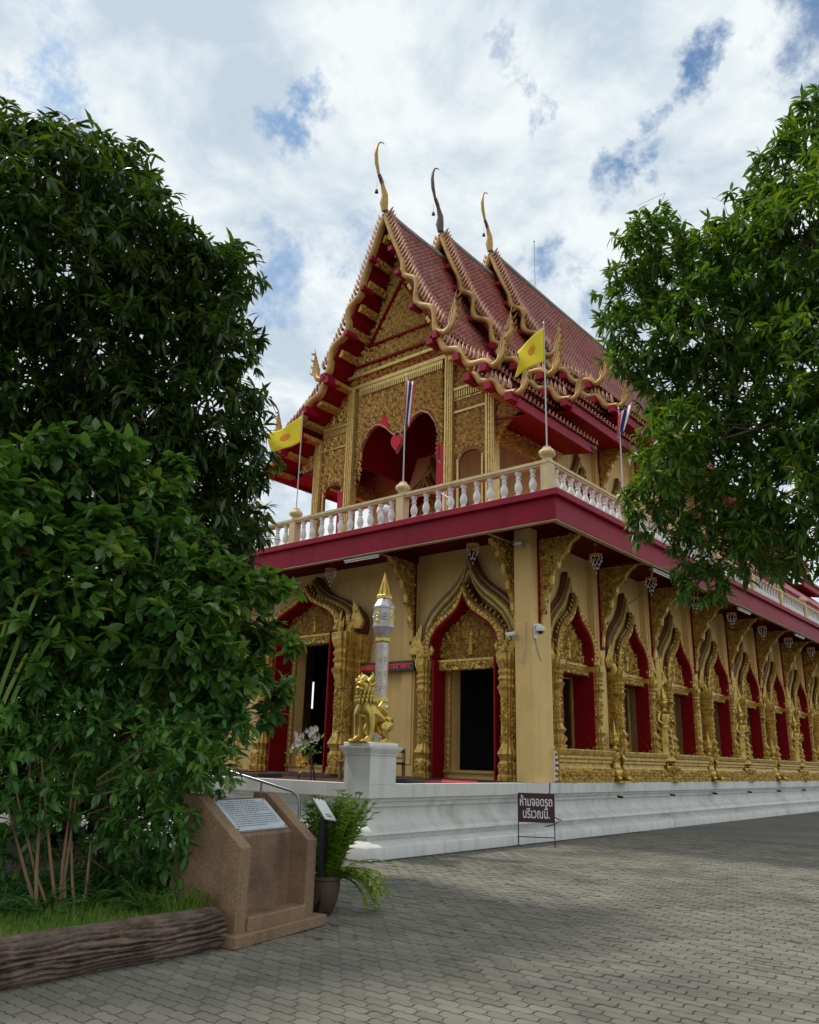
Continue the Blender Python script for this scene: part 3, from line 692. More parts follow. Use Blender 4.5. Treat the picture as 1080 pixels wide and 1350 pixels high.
mb = MB(); mb.prism([(-2.4, 13.2), (2.4, 13.2), (2.4, 15.3), (1.9, 16.5), (-1.9, 16.5), (-2.4, 15.3)], lambda a, b, t: (XC + a, t, b), YW, YW + .2); part('porch_rear_wall', mb, M['wall'])
for s in (-1, 1):
    mb = MB()
    if s == 1: mb.box(XC + 2.4, XC + 2.5, YU + .2, YW, 13.8, 15.8); part('porch_side_wall', mb, M['wall']); mb = MB(); mb.box(XC + s * 2.42, XC + s * 4.2, YU + .12, YW, 13.7, 13.8); part('side_porch_ceiling', mb, M['red']); continue
    mb.prism([(s * 2.38, 12.3), (s * 2.3, 12.3), (s * 1.2, 15.2), (s * 1.3, 15.24), (s * 2.38, 15.24)], lambda a, b, t: (XC + a, t, b), YU + .2, YW - .01); part('porch_ceiling_slope', mb, M['red'])
    mb = MB(); mb.box(XC + s * 2.42, XC + s * 4.2, YU + .12, YW, 13.7, 13.8); part('side_porch_ceiling', mb, M['red'])
def u(x): return XC + x
gp = M['goldpale']
Ff = lambda y: ((XC, y, 0), (1, 0, 0), (0, 0, 1), (0, -1, 0))
for s in (-1, 1):
    for c, w, top in ((2.35, .17, 15.25), (4.05, .17, 13.4)):
        mb = MB(); x = s * c
        mb.box(u(x - w), u(x + w), YU - .17, YU + .17, UF, top)
        for k in (-.55, 0, .55): mb.box(u(x + k * w - .02), u(x + k * w + .02), YU - .20, YU - .165, UF, top)
        relief(mb, Ff(YU - .17), None, x - w * .5, x - .02, UF + .5, top, .10, .9, 3); relief(mb, Ff(YU - .17), None, x + .02, x + w * .5, UF + .5, top, .10, .9, 4)
        part('porch_post', mb, gp)
    mb = MB()
    xr = -2.35 * 1 - .36 if s == -1 else 2.35 - .36
    mb.box(u(xr - .17), u(xr + .17), YU - .10, YU + .10, UF, 12.0 if s == 1 else 11.2); part('red_post_panel', mb, M['postred'])
# central double-lobed arch panel
half = [(2.02, 11.3), (1.93, 11.4), (1.93, 12.0), (1.86, 12.5), (1.70, 12.95), (1.42, 13.32), (1.10, 13.48), (.80, 13.42), (.52, 13.2), (.30, 12.98), (.14, 12.86), (0, 12.98)]
lobe = half + [(-a, b) for a, b in half[-2::-1]]
def lobe_z(x):
    x = abs(x)
    for (a1, b1), (a0, b0) in zip(half[2:], half[3:]):
        if a0 <= x <= a1: return b0 + (b1 - b0) * (x - a0) / (a1 - a0 + 1e-9)
    return 11.4
mb = MB(); pts = lobe
for (a0, b0), (a1, b1) in zip(pts, pts[1:]):
    if abs(a0 - a1) < 1e-6: continue
    mb.prism([(a0, b0), (a1, b1), (a1, 15.25), (a0, 15.25)], lambda a, b, t: (u(a), t, b), YU - .05, YU + .08)
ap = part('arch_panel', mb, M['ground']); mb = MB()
relief(mb, Ff(YU - .05), lambda a, b: b > lobe_z(a) + .1 and abs(a) < 1.9, -1.92, 1.92, 11.6, 14.8, .22, 1.25, 20)
relief(mb, Ff(YU - .06), lambda a, b: 1.78 < abs(a), -2.05, 2.05, 11.5, 15.0, .12, 1.0, 22)
mb.build('panel_scrolls', gp, ap, kind='stuff')
mb = MB()
for (a0, b0), (a1, b1) in zip(pts, pts[1:]):
    L_ = math.hypot(a1 - a0, b1 - b0); nx, nz = -(b1 - b0) / L_ * .05, (a1 - a0) / L_ * .05
    mb.prism([(a0, b0 - .02), (a1, b1 - .02), (a1, b1 + .05), (a0, b0 + .05)], lambda a, b, t: (u(a), t, b), YU - .12, YU + .02)
part('arch_edge_trim', mb, M['tooth'])
def heart(w, h, n=20):
    return [(w * .5 * (math.sin(t) ** 3), h * .5 * ((13 * math.cos(t) - 5 * math.cos(2 * t) - 2 * math.cos(3 * t) - math.cos(4 * t)) / 15)) for t in [2 * PI * i / n for i in range(n)]]
mb = MB(); mb.prism(heart(.50, .66), lambda a, b, t: (u(a), t, 12.55 + b), YU - .15, YU - .02); o = part('heart_pendant', mb, M['fred'])
mb = MB(); mb.prism(heart(.60, .78), lambda a, b, t: (u(a), t, 12.55 + b), YU - .10, YU + .0); part('heart_border', mb, M['tooth'])
mb = MB(); mb.prism([(-1.15, 13.50), (-.95, 13.56), (-.78, 13.60), (-.70, 13.95), (-.62, 13.62), (-.50, 13.66), (-.42, 13.22), (-.80, 13.44)], lambda a, b, t: (u(a), t, b), YU - .11, YU - .02)
part('red_flame_trim', mb, M['fred'])
# friezes and dentils
mb = MB(); mb.box(u(-2.6), u(2.6), YU - .12, YU + .12, 15.25, 15.40); mb.box(u(-2.6), u(2.6), YU - .16, YU + .12, 15.72, 15.84)
mb.box(u(-2.02), u(2.02), YU - .09, YU, 15.10, 15.245)
for k in range(44): mb.box(u(-2.0 + k * .0925), u(-1.95 + k * .0925), YU - .13, YU, 14.88, 15.09)
part('frieze_moulding', mb, gp)
mb = MB(); mb.box(u(-2.55), u(2.55), YU - .06, YU + .1, 15.402, 15.718); o = part('frieze', mb, M['red'])
mb = MB(); relief(mb, Ff(YU - .06), None, -2.5, 2.5, 15.42, 15.7, .2, 1.0, 31); mb.build('frieze_scrolls', M['goldpaint'], o, kind='stuff')
for s in (-1, 1):
    mb = MB(); a, b = (2.53, 3.88) if s == 1 else (-3.88, -2.53)
    aw = .50; cx = (a + b) / 2
    def arch(x): return 11.1 + .45 * math.sqrt(max(0, 1 - min(1, abs(x - cx) / aw) ** 2.6))
    xs = lin(cx - aw, cx + aw, 13)
    mb.box(u(a), u(cx - aw), YU - .04, YU + .08, UF, 13.0); mb.box(u(cx + aw), u(b), YU - .04, YU + .08, UF, 13.0)
    for x0_, x1_ in zip(xs, xs[1:]): mb.prism([(x0_, arch(x0_)), (x1_, arch(x1_)), (x1_, 13.0), (x0_, 13.0)], lambda p, q, t: (u(p), t, q), YU - .04, YU + .08)
    sb_ = part('side_bay_panel', mb, M['ground']); mb = MB()
    for q_ in (-1, 1): mb.box(u(cx + q_ * aw - .03), u(cx + q_ * aw + .03), YU - .09, YU - .042, UF, 11.3)
    relief(mb, Ff(YU - .04), lambda p, q: abs(p - cx) > aw + .08 or q > arch(p) + .12, a + .06, b - .06, 9.5, 12.95, .20, 1.2, 40 + s)
    mb.build('panel_scrolls', gp, sb_, kind='stuff')
    mb = MB(); mb.box(u(a), u(b), YU - .10, YU + .1, 13.0, 13.08); mb.box(u(a), u(b), YU - .12, YU + .1, 13.85, 13.95); mb.box(u(a), u(b), YU - .05, YU + .1, 13.5, 13.56)
    for k in range(14): mb.box(u(a + .02 + k * .097), u(a + .07 + k * .097), YU - .09, YU, 13.58, 13.84)
    relief(mb, Ff(YU - .03), None, a + .05, b - .05, 13.1, 13.5, .2, 1.0, 44 + s); part('side_bay_frieze', mb, gp)
    mb = MB(); mb.box(u(a), u(b), YU - .03, YU + .08, 13.08, 13.85); part('side_bay_backing', mb, M['rim'])
    # carved beam towards the hall wall
    mb = MB(); x = s * 4.05; mb.box(u(x - .1), u(x + .1), YU + .17, YW, 11.75, 12.35)
    relief(mb, ((u(x + .1), YU, 0), (0, 1, 0), (0, 0, 1), (1, 0, 0)), None, .2, 3.4, 11.8, 12.3, .2, 1.0, 50); part('side_beam', mb, M['gold'])
# pediment
def t1z(x):      # roof profile under the gable: height over half distance
    P = [(0, 21.55), (1.2, 18.55), (2.1, 16.8), (2.95, 15.55)]
    x = abs(x)
    for (a0, b0), (a1, b1) in zip(P, P[1:]):
        if x <= a1: return b0 + (b1 - b0) * (x - a0) / (a1 - a0)
    return 15.55
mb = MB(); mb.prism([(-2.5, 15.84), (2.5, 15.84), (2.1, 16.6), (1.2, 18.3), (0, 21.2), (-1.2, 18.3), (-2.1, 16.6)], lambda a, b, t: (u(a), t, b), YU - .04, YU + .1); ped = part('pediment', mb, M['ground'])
mb = MB(); relief(mb, Ff(YU - .04), lambda a, b: b < t1z(a) - .35, -2.6, 2.6, 15.88, 20.8, .22, 1.25, 60); mb.build('pediment_scrolls', gp, ped, kind='stuff')
mb = MB()
for p, q in (((-1.62, 16.9), (1.62, 16.9)), ((-1.55, 16.9), (0, 19.2)), ((1.55, 16.9), (0, 19.2)), ((-2.35, 16.15), (2.35, 16.15))):
    d = np.array(q) - np.array(p); L_ = np.linalg.norm(d); n_ = np.array([-d[1], d[0]]) / L_ * .04; d = d / L_ * .02
    mb.prism([(p[0] - n_[0], p[1] - n_[1]), (q[0] - n_[0], q[1] - n_[1]), (q[0] + n_[0], q[1] + n_[1]), (p[0] + n_[0], p[1] + n_[1])], lambda a, b, t: (u(a), t, b), YU - .17, YU - .045)
mb.build('pediment_ribs', M['red'], ped)
for s in (-1, 1):
    P = [(2.5, 13.95), (3.9, 13.95), (4.22, 13.4), (4.22, 12.2), (5.2, 12.5), (5.25, 12.7), (4.3, 13.4), (4.25, 14.2), (3.4, 14.85), (2.5, 15.6)]
    P = [(s * a, b) for a, b in P]; mb = MB()
    mb.prism([P[0], P[1], (s * 4.22, 14.2), P[8], P[9]], lambda a, b, t: (u(a), t, b), YU - .02, YU + .08)
    mb.prism([(s * 4.22, 12.2), (s * 5.25, 12.45), (s * 5.2, 12.75), (s * 4.22, 13.5)], lambda a, b, t: (u(a), t, b), YU - .02, YU + .08)
    def ins(a, b):
        a = abs(a)
        if 2.55 < a < 4.1: return 14.0 < b < 15.45 - (a - 2.55) * .8
        return 4.25 < a < 5.1 and 12.4 < b < 13.3 - (a - 4.2) * .7
    lg_ = part('lower_gable_panel', mb, M['ground']); mb = MB()
    relief(mb, Ff(YU - .02), ins, *sorted((s * 2.5, s * 5.2)), 12.2, 15.5, .2, 1.2, 70 + s); mb.build('panel_scrolls', gp, lg_, kind='stuff')
    mb = MB()
    for k in range(1): mb.prism([(s * 2.55, 15.3), (s * 4.1, 14.05), (s * 4.1, 13.96), (s * 2.55, 15.2)], lambda a, b, t: (u(a), t, b), YU - .12, YU - .02)
    part('gable_rib', mb, M['tooth'])

# ------------------------------------------------------------------ roofs
T1 = [(0, 0), (.55, -1.42), (1.2, -3.0), (1.75, -4.12), (2.35, -5.15), (2.95, -6.0)]
T2 = [(2.62, -6.15), (3.3, -6.85), (4.1, -7.48), (4.85, -7.95)]
T3 = [(4.15, -7.95), (4.9, -8.55), (5.72, -9.12)]
ZR = 21.55
def resample(P, step):
    out = []; carry = 0
    P = [np.array(p, float) for p in P]
    for a, b in zip(P, P[1:]):
        L_ = np.linalg.norm(b - a); d = (b - a) / L_; s = carry
        while s < L_: out.append((a + d * s, d)); s += step
        carry = s - L_
    return out
TW, TS = .235, .185
TILEV = np.array([(-.5, 0, .0), (.5, 0, .0), (.5, .75, .0), (0, 1.25, .0), (-.5, .75, .0), (-.5, 0, -.12), (.5, 0, -.12), (.5, .75, -.12), (0, 1.25, -.12), (-.5, .75, -.12), (0, .0, .13), (0, 1.0, .13)])
TILEF = [(0, 10, 11, 4), (10, 1, 2, 11), (4, 11, 3), (11, 2, 3), (1, 6, 7, 2), (2, 7, 8, 3), (3, 8, 9, 4), (4, 9, 5, 0)]
TOOTHV = []; TOOTHF = []
def tooth_template():
    mb = MB(); mb.tube([(0, 0, -.05), (.05, 0, .22), (.0, 0, .5), (-.12, 0, .75), (-.05, 0, 1.05)], [.34, .36, .27, .16, .02], 6, .6, (0, 1, 0))
    V = np.concatenate(mb.V); F = []; i = 0; fl = np.concatenate(mb.F); 
    for c in np.concatenate(mb.C): F.append(tuple(fl[i:i + c])); i += c
    return V, F
TOOTHV, TOOTHF = tooth_template()
mb = MB(); mb.add(TOOTHV, TOOTHF); tooth_me = mb.mesh('gable_tooth', M['tooth'], 50)
def wavy(P, wave, amp, nper):
    """bargeboard centre line: straight then snaking"""
    pts = resample(P, .08); n = len(pts); out = []
    for i, (p, d) in enumerate(pts):
        t = i / (n - 1); nr = np.array([-d[1], d[0]])
        if nr[1] < 0: nr = -nr
        w = 0
        if t > wave:
            q = (t - wave) / (1 - wave); w = -amp * math.sin(q * nper * 2 * PI) * min(1, q * 5)
        out.append((p + nr * w, d, nr, t))
    return out
def tail(mb, x, z, s, side, y):
    """upturned finial at the foot of a gable edge"""
    for k in range(5):
        L_ = s * (1 - .15 * k); xx = x - side * k * .045 * s
        horn(mb, (xx, y, z), [(side * .22 * s, 0, .02 * s), (side * .14 * s, 0, .20 * L_), (side * .0, 0, .28 * L_), (-side * .03 * s, 0, .28 * L_), (side * .05 * s, 0, .22 * L_)], .075 * s, 6, .8)
    for k in range(4):
        horn(mb, (x + side * .38 * s, y, z + (.22 + .2 * k) * s), [(side * .09 * s, 0, .03 * s), (side * .05 * s, 0, .10 * s)], .045 * s, 4, .8)
secs = [(19.5, 24.9, 0.0), (23.0, 28.4, 1.1), (26.7, 49.1, 2.2), (47.4, 52.8, 1.1), (51.0, 56.3, 0.0)]
for si, (ya, yb, dz) in enumerate(secs):
    roof = link('roof_tier', None, temple)
    z0 = ZR + dz
    base = MB(); under = MB(); tiles = MB()
    for s in (1, -1):
        for ti, P in enumerate((T1, T2, T3)):
            top = [(s * a, b - .02) for a, b in P]; bot = [(s * (a - .02), b - .16) for a, b in P]
            base.loft([[(u(a), ya + .02, z0 + b), (u(a), yb, z0 + b), (u(c), yb, z0 + d + .06), (u(c), ya + .02, z0 + d + .06)] for (a, b), (c, d) in zip(top, bot)])
            under.loft([[(u(c), ya + .05, z0 + d + .055), (u(c), yb - .02, z0 + d + .055), (u(c), yb - .02, z0 + d), (u(c), ya + .05, z0 + d)] for (a, b), (c, d) in zip(top, bot)])
            fine_ = s == 1 and si < 3; tw_, ts_ = (.225, .098) if fine_ else (TW, TS); rs = resample(P, ts_); ms = []
            for i, (p, d) in enumerate(rs):
                ny = int((yb - ya - .1) / tw_)
                dv = np.array([s * d[0], 0, d[1]]); nv = np.array([-s * d[1], 0, d[0]]); 
                if nv[2] < 0: nv = -nv
                tl = dv * .985 + nv * (.17 if fine_ else .05)
                for j in range(ny):
                    m = np.eye(4); m[:3, 0] = np.array([0, tw_ * .84, 0]); m[:3, 1] = tl * tw_; m[:3, 2] = nv * (.17 if fine_ else TW)
                    m[:3, 3] = (u(s * p[0]), ya + .12 + (j + (.5 if i % 2 else 0)) * tw_, z0 + p[1] + .015); m[:3, 3] += nv * npr.uniform(0, .006); ms.append(m)
            tiles.stamp(TILEV, TILEF, ms)
    base.build('roof_board', M['rim'], roof, T); under.build('roof_underside', M['red'], roof, T); tiles.build('roof_tiles', M['tile'], roof, T, kind='stuff')
    rg = MB(); n = 40
    rg.tube([(XC, ya + (yb - ya) * k / n, z0 + .07 + .10 * (1 - k / n) ** 6) for k in range(n + 1)], .11, 8); rg.build('ridge_cap', M['ridge'], roof, T, 60)
    # eave fascia and antefixes
    for s in (1, -1):
        ev = MB(); xe_, ze_ = s * 5.70, z0 - 9.42
        ev.box(u(xe_ - .06), u(xe_ + .06), ya + .05, yb - (.6 if si == 0 else .15), ze_ - .10, ze_ + .22); ev.build('eave_fascia', M['fascia'], roof, T)
        a_ = MB(); ms = []
        for (xx, zz) in ((5.74, z0 - 9.14), (4.87, z0 - 7.97), (2.97, z0 - 6.02)):
            for j in range(int((yb - ya) / .235)):
                m = np.eye(4); q = .20; m[:3, 0] = (0, q, 0); m[:3, 1] = (q, 0, 0); m[:3, 2] = (s * q * .55, 0, q * .8); m[:3, 3] = (u(s * xx), ya + .25 + j * .235, zz); ms.append(m)
        a_.stamp(TOOTHV, TOOTHF, ms); a_.build('eave_antefixes', M['tooth'], roof, T, kind='stuff')
        yq = 20.62 if si == 0 else ya + .3; sf = MB(); sf.add([(u(s * 4.2), yq, ze_ + .25), (u(xe_), yq, ze_), (u(xe_), yb - .2, ze_), (u(s * 4.2), yb - .2, ze_ + .25), (u(s * 4.2), yq, ze_ + .29), (u(xe_), yq, ze_ + .04), (u(xe_), yb - .2, ze_ + .04), (u(s * 4.2), yb - .2, ze_ + .29)],
               [(3, 2, 1, 0), (4, 5, 6, 7), (0, 1, 5, 4), (1, 2, 6, 5), (2, 3, 7, 6), (3, 0, 4, 7)]); sf.build('eave_soffit', M['eavered'], roof, T)
    if si < 3:
        # gable wall above the porch line for the rear tiers
        if si:
            gw = MB(); gw.prism([(s_ * a, b) for s_, a, b in ((-1, 4.2, -9.3), (1, 4.2, -9.3), (1, 4.1, -7.6), (1, 2.8, -6.2), (1, 1.2, -3.2), (1, 0, -.3), (-1, 1.2, -3.2), (-1, 2.8, -6.2), (-1, 4.1, -7.6))], lambda a, b, t: (u(a), t, z0 + b), ya + .9, ya + 1.0); gw.build('gable_wall', M['red'], roof, T)
        for s in (1, -1):
            for ti, (P, wv, amp, npd) in enumerate(((T1, .40, .19, 2.4), (T2, .06, .13, 1.9), (T3, .06, .10, 1.6))):
                c = wavy([(a, b - .02) for a, b in P], wv, amp, npd); bg_ = MB(); rings = []
                for p, d, nr, t in c:
                    h = .105 + (.025 if t > wv else 0); yy = ya - .10
                    o1 = p + nr * h; o2 = p - nr * h; m1 = p + nr * h * .5; m2 = p - nr * h * .5
                    rings.append([(u(s * o1[0]), yy + .2, z0 + o1[1]), (u(s * o1[0]), yy + .04, z0 + o1[1]), (u(s * m1[0]), yy - .03, z0 + m1[1]), (u(s * m2[0]), yy - .03, z0 + m2[1]), (u(s * o2[0]), yy + .04, z0 + o2[1]), (u(s * o2[0]), yy + .2, z0 + o2[1])])
                bg_.loft(rings)
                p, d, nr, t = c[-1]
                sc_ = (1.0, .88, .72)[ti]
                # curl at the end, then the upturned tail
                bg_.tube([(u(s * p[0]), ya - .02, z0 + p[1]), (u(s * (p[0] + .16 * sc_)), ya - .02, z0 + p[1] - .08 * sc_), (u(s * (p[0] + .34 * sc_)), ya - .02, z0 + p[1] + .02), (u(s * (p[0] + .42 * sc_)), ya - .02, z0 + p[1] + .22 * sc_)], [.13 * sc_, .13 * sc_, .12 * sc_, .08 * sc_], 8)
                bo = bg_.build('bargeboard', M['barge'], roof, T, 55)
                tl_ = MB(); tail(tl_, u(s * (p[0] + .08 * sc_)), z0 + p[1] - .02, 1.45 * sc_, s, ya - .02); tl_.build('upturned_finial', M['barge'], roof, T, 60)
                # teeth along the upper edge
                rs = resample([(a, b) for a, b in P], .205); last = len(rs) - 2
                for i, (p, d) in enumerate(rs):
                    if i < 1 and ti == 0: continue
                    if i > last: continue
                    nr = np.array([-d[1], d[0]]); nr = nr if nr[1] > 0 else -nr
                    m = np.eye(4); q = .40 * (.9 if ti else 1.0); up = nr * .8 - d * .45; up /= np.linalg.norm(up); sd_ = np.array([up[1], -up[0]])
                    m[:3, 0] = (s * sd_[0] * q * .8, 0, sd_[1] * q * .8); m[:3, 1] = (0, q * .7, 0); m[:3, 2] = (s * up[0] * q, 0, up[1] * q)
                    b_ = p + nr * .10; m[:3, 3] = (u(s * b_[0]), ya - .02, z0 + b_[1])
                    o = link('gable_tooth', tooth_me, roof); mm = m.copy(); mm[:3, 3] -= np.array(T); o.matrix_local = Matrix(mm.tolist())
                # purlin ends
                for f_ in ((.28, .46, .72, .99) if ti == 0 else (.02, .5, .97)):
                    i = min(len(c) - 1, int(f_ * len(c))); p = c[i][0] - c[i][2] * .20; q = .085 if (ti == 0 and f_ < .8) else .13
                    pe = MB(); pe.box(u(s * p[0] - q), u(s * p[0] + q), ya - .16 - q * .8, ya + .35, z0 + p[1] - q, z0 + p[1] + q)
                    pe.build('purlin_end', M['fascia'], roof, T)
        # chofa
        ch = MB(); zc_ = z0 + .15
        path = [(0, 0.0), (-.06, .35), (-.02, .75), (-.18, 1.15), (-.42, 1.55), (-.56, 1.95), (-.62, 2.4), (-.58, 2.8), (-.46, 3.08), (-.30, 3.2), (-.16, 3.22)]
        rad = [.14, .19, .14, .085, .06, .085, .08, .06, .045, .03, .012]
        ch.tube([(XC, ya - .05 + a, zc_ + b * .93) for a, b in path], rad, 8, .75, (1, 0, 0))
        horn(ch, (XC, ya - .45, zc_ + 1.46), [(0, -.1, .02), (0, -.06, -.08)], .06)
        co = ch.build('chofa_finial', M['weathered'] if si == 1 else M['goldpaint'], roof, T, 60); cb = MB(); cb.tube([(XC, ya - .05 - .20, zc_ + 1.22 * .93), (XC, ya - .05 - .40, zc_ + 1.52 * .93)], [.10, .085], 8, .8); cb.build('dark_band', M['rim'], roof, T)
        bl = MB(); bl.tube([(XC, ya - .55, zc_ + 1.0), (XC, ya - .55, zc_ + .72)], .006, 4); bl.lathe([(.02, .16), (.05, .12), (.075, 0), (.0, .0)], XC, ya - .55, 8, 1, zc_ + .52); bl.build('gable_bell', M['black'], roof, T)
        if si == 0:
            for s in (1, -1):
                for f_ in range(7):
                    pu = resample(T1, .93); 
                    if f_ >= len(pu): continue
                    p, d = pu[f_]; 
                    if f_ == 0: continue
                    nr = np.array([-d[1], d[0]]); nr = nr if nr[1] > 0 else -nr; q = p - nr * .17
                    mb = MB(); hw = .15; e1 = q + d * hw; e2 = q - d * hw; e3 = e2 - nr * .12; e4 = e1 - nr * .12
                    mb.prism([(s * e1[0], e1[1]), (s * e2[0], e2[1]), (s * e3[0], e3[1]), (s * e4[0], e4[1])], lambda a, b, t: (u(a), t, z0 + b), ya + .12, YU)
                    fnv = np.array([-s * nr[0], 0, -nr[1]]); o_ = np.array([u(s * (q - nr * .12)[0]), ya + .12, z0 + (q - nr * .12)[1]])
                    relief(mb, (o_, (0, 1, 0), (s * d[0], 0, d[1]), fnv), None, .05, 1.1, -.12, .12, .14, 1.0, 80 + f_)
                    mb.build('carved_purlin', M['gold'], roof, T)
                for PP in (T2, T3):
                    for p, d in resample(PP, .95)[:3]:
                        nr = np.array([-d[1], d[0]]); nr = nr if nr[1] > 0 else -nr; q = p - nr * .2
                        mb = MB(); mb.prism([(s * (q[0] - .14), q[1] - .08), (s * (q[0] + .14), q[1] - .12), (s * (q[0] + .14), q[1] + .06), (s * (q[0] - .14), q[1] + .08)], lambda a, b, t: (u(a), t, z0 + b), ya + .12, YU)
                        mb.build('carved_purlin', M['gold'], roof, T)
# lightning rod
mb = MB(); mb.tube([(XC, 30.6, 23.7), (XC, 30.6, 26.6)], .02, 5); mb.lathe([(.0, 0), (.05, .05), (.0, .1)], XC, 30.6, 6, 1, 26.6); part('lightning_rod', mb, M['greymetal'])
# lower lean-to roof far along the side
mb = MB(); ms = []
for i in range(14):
    t = i / 14; x = -13.5 + 2.6 * t; z = 12.6 - 2.4 * t
    for j in range(70): 
        m = np.eye(4); dv = np.array([2.6, 0, -2.4]); dv /= np.linalg.norm(dv); nv = np.array([2.4, 0, 2.6]); nv /= np.linalg.norm(nv)
        m[:3, 0] = (0, .30, 0); m[:3, 1] = dv * .30; m[:3, 2] = nv * .35; m[:3, 3] = (x, 37.0 + .3 * j, z); ms.append(m)
mb.stamp(TILEV, TILEF, ms); mb.prism([(-13.6, 12.6), (-10.95, 10.15), (-10.95, 10.0), (-13.6, 12.4)], lambda a, b, t: (a, t, b), 36.9, 58); part('side_porch_roof', mb, mat('pink_roof_tile', (.52, .12, .13), .4, 0, .2, 3, island=.2))
mb = MB(); mb.box(-11.1, -10.9, 36.9, 58, 9.8, 10.05); part('side_porch_fascia', mb, M['fascia'])

# ------------------------------------------------------------------ figures
def skin(pts, edges, sub=1, rootv=0):
    me = bpy.data.meshes.new('tmp'); me.from_pydata([p[0] for p in pts], edges, [])
    o = bpy.data.objects.new('tmp', me); COL.objects.link(o)
    md = o.modifiers.new('s', 'SKIN'); md.use_smooth_shade = True
    for i, p in enumerate(pts):
        r_ = p[1] if isinstance(p[1], tuple) else (p[1], p[1]); me.skin_vertices[0].data[i].radius = r_
    me.skin_vertices[0].data[rootv].use_root = True
    s_ = o.modifiers.new('b', 'SUBSURF'); s_.levels = sub; s_.render_levels = sub
    dg = bpy.context.evaluated_depsgraph_get(); r_ = bpy.data.meshes.new_from_object(o.evaluated_get(dg))
    bpy.data.objects.remove(o)
    mb = MB(); V = np.array([v.co[:] for v in r_.vertices]); mb.add(V, [tuple(p.vertices) for p in r_.polygons]); return mb
def limb_chain(pts, edges, start, seq):
    prev = start
    for p in seq: pts.append(p); edges.append((prev, len(pts) - 1)); prev = len(pts) - 1
    return prev
def hand(mb, wrist, fwd, side, s):
    """palm, four unequal bent fingers and a thumb"""
    w = np.array(wrist, float); f = np.array(fwd, float); f /= np.linalg.norm(f); q = np.array(side, float); n = np.cross(f, q)
    mb.tube([w, w + f * .05 * s, w + f * .09 * s], [.026 * s, .034 * s, .030 * s], 6, .6)
    for k, L_ in enumerate((.070, .080, .075, .058)):
        b = w + f * .085 * s + q * (k - 1.5) * .016 * s
        mb.tube([b, b + f * L_ * .5 * s, b + f * L_ * s + n * .008 * s], [.009 * s, .008 * s, .005 * s], 5)
    b = w + f * .03 * s + q * .03 * s; mb.tube([b, b + (f * .03 + q * .025) * s, b + (f * .065 + q * .022) * s], [.011 * s, .009 * s, .006 * s], 5)
def head(mb, c, s, yaw_dir=(0, -1, 0)):
    c = np.array(c, float); f = np.array(yaw_dir, float)
    mb.lathe([(.0, -.12), (.05, -.11), (.078, -.06), (.088, 0), (.085, .05), (.06, .10), (.0, .12)], c[0], c[1], 10, s, c[2])
    side = np.cross(f, (0, 0, 1))
    mb.tube([c + f * .075 * s + np.array([0, 0, .03]) * s, c + f * .11 * s + np.array([0, 0, -.02]) * s, c + f * .08 * s + np.array([0, 0, -.03]) * s], [.008 * s, .018 * s, .01 * s], 5)
    for k in (-1, 1):
        mb.tube([c + side * k * .02 * s + f * .086 * s + np.array([0, 0, .01]) * s, c + side * k * .045 * s + f * .075 * s + np.array([0, 0, .014]) * s], [.008 * s, .006 * s], 5)
        mb.tube([c + side * k * .088 * s + np.array([0, 0, .04]) * s, c + side * k * .098 * s, c + side * k * .088 * s + np.array([0, 0, -.06]) * s], [.010 * s, .016 * s, .010 * s], 5)
    mb.tube([c + side * -.028 * s + f * .078 * s + np.array([0, 0, -.062]) * s, c + f * .086 * s + np.array([0, 0, -.066]) * s, c + side * .028 * s + f * .078 * s + np.array([0, 0, -.062]) * s], [.006 * s, .010 * s, .006 * s], 5)
def crown(mb, c, s):
    mb.lathe([(.098, 0), (.105, .01), (.10, .04), (.085, .045), (.09, .07), (.07, .09), (.072, .11), (.05, .14), (.052, .16), (.032, .20), (.03, .26), (.014, .36), (.0, .48)], c[0], c[1], 10, s, c[2])
    for k in (-1, 1): horn(mb, (c[0] + k * .10 * s, c[1], c[2] - .04 * s), [(k * .04 * s, 0, .06 * s), (0, 0, .08 * s), (-k * .02 * s, 0, .07 * s)], .02 * s, 5, 1)
GB = M['goldbright']
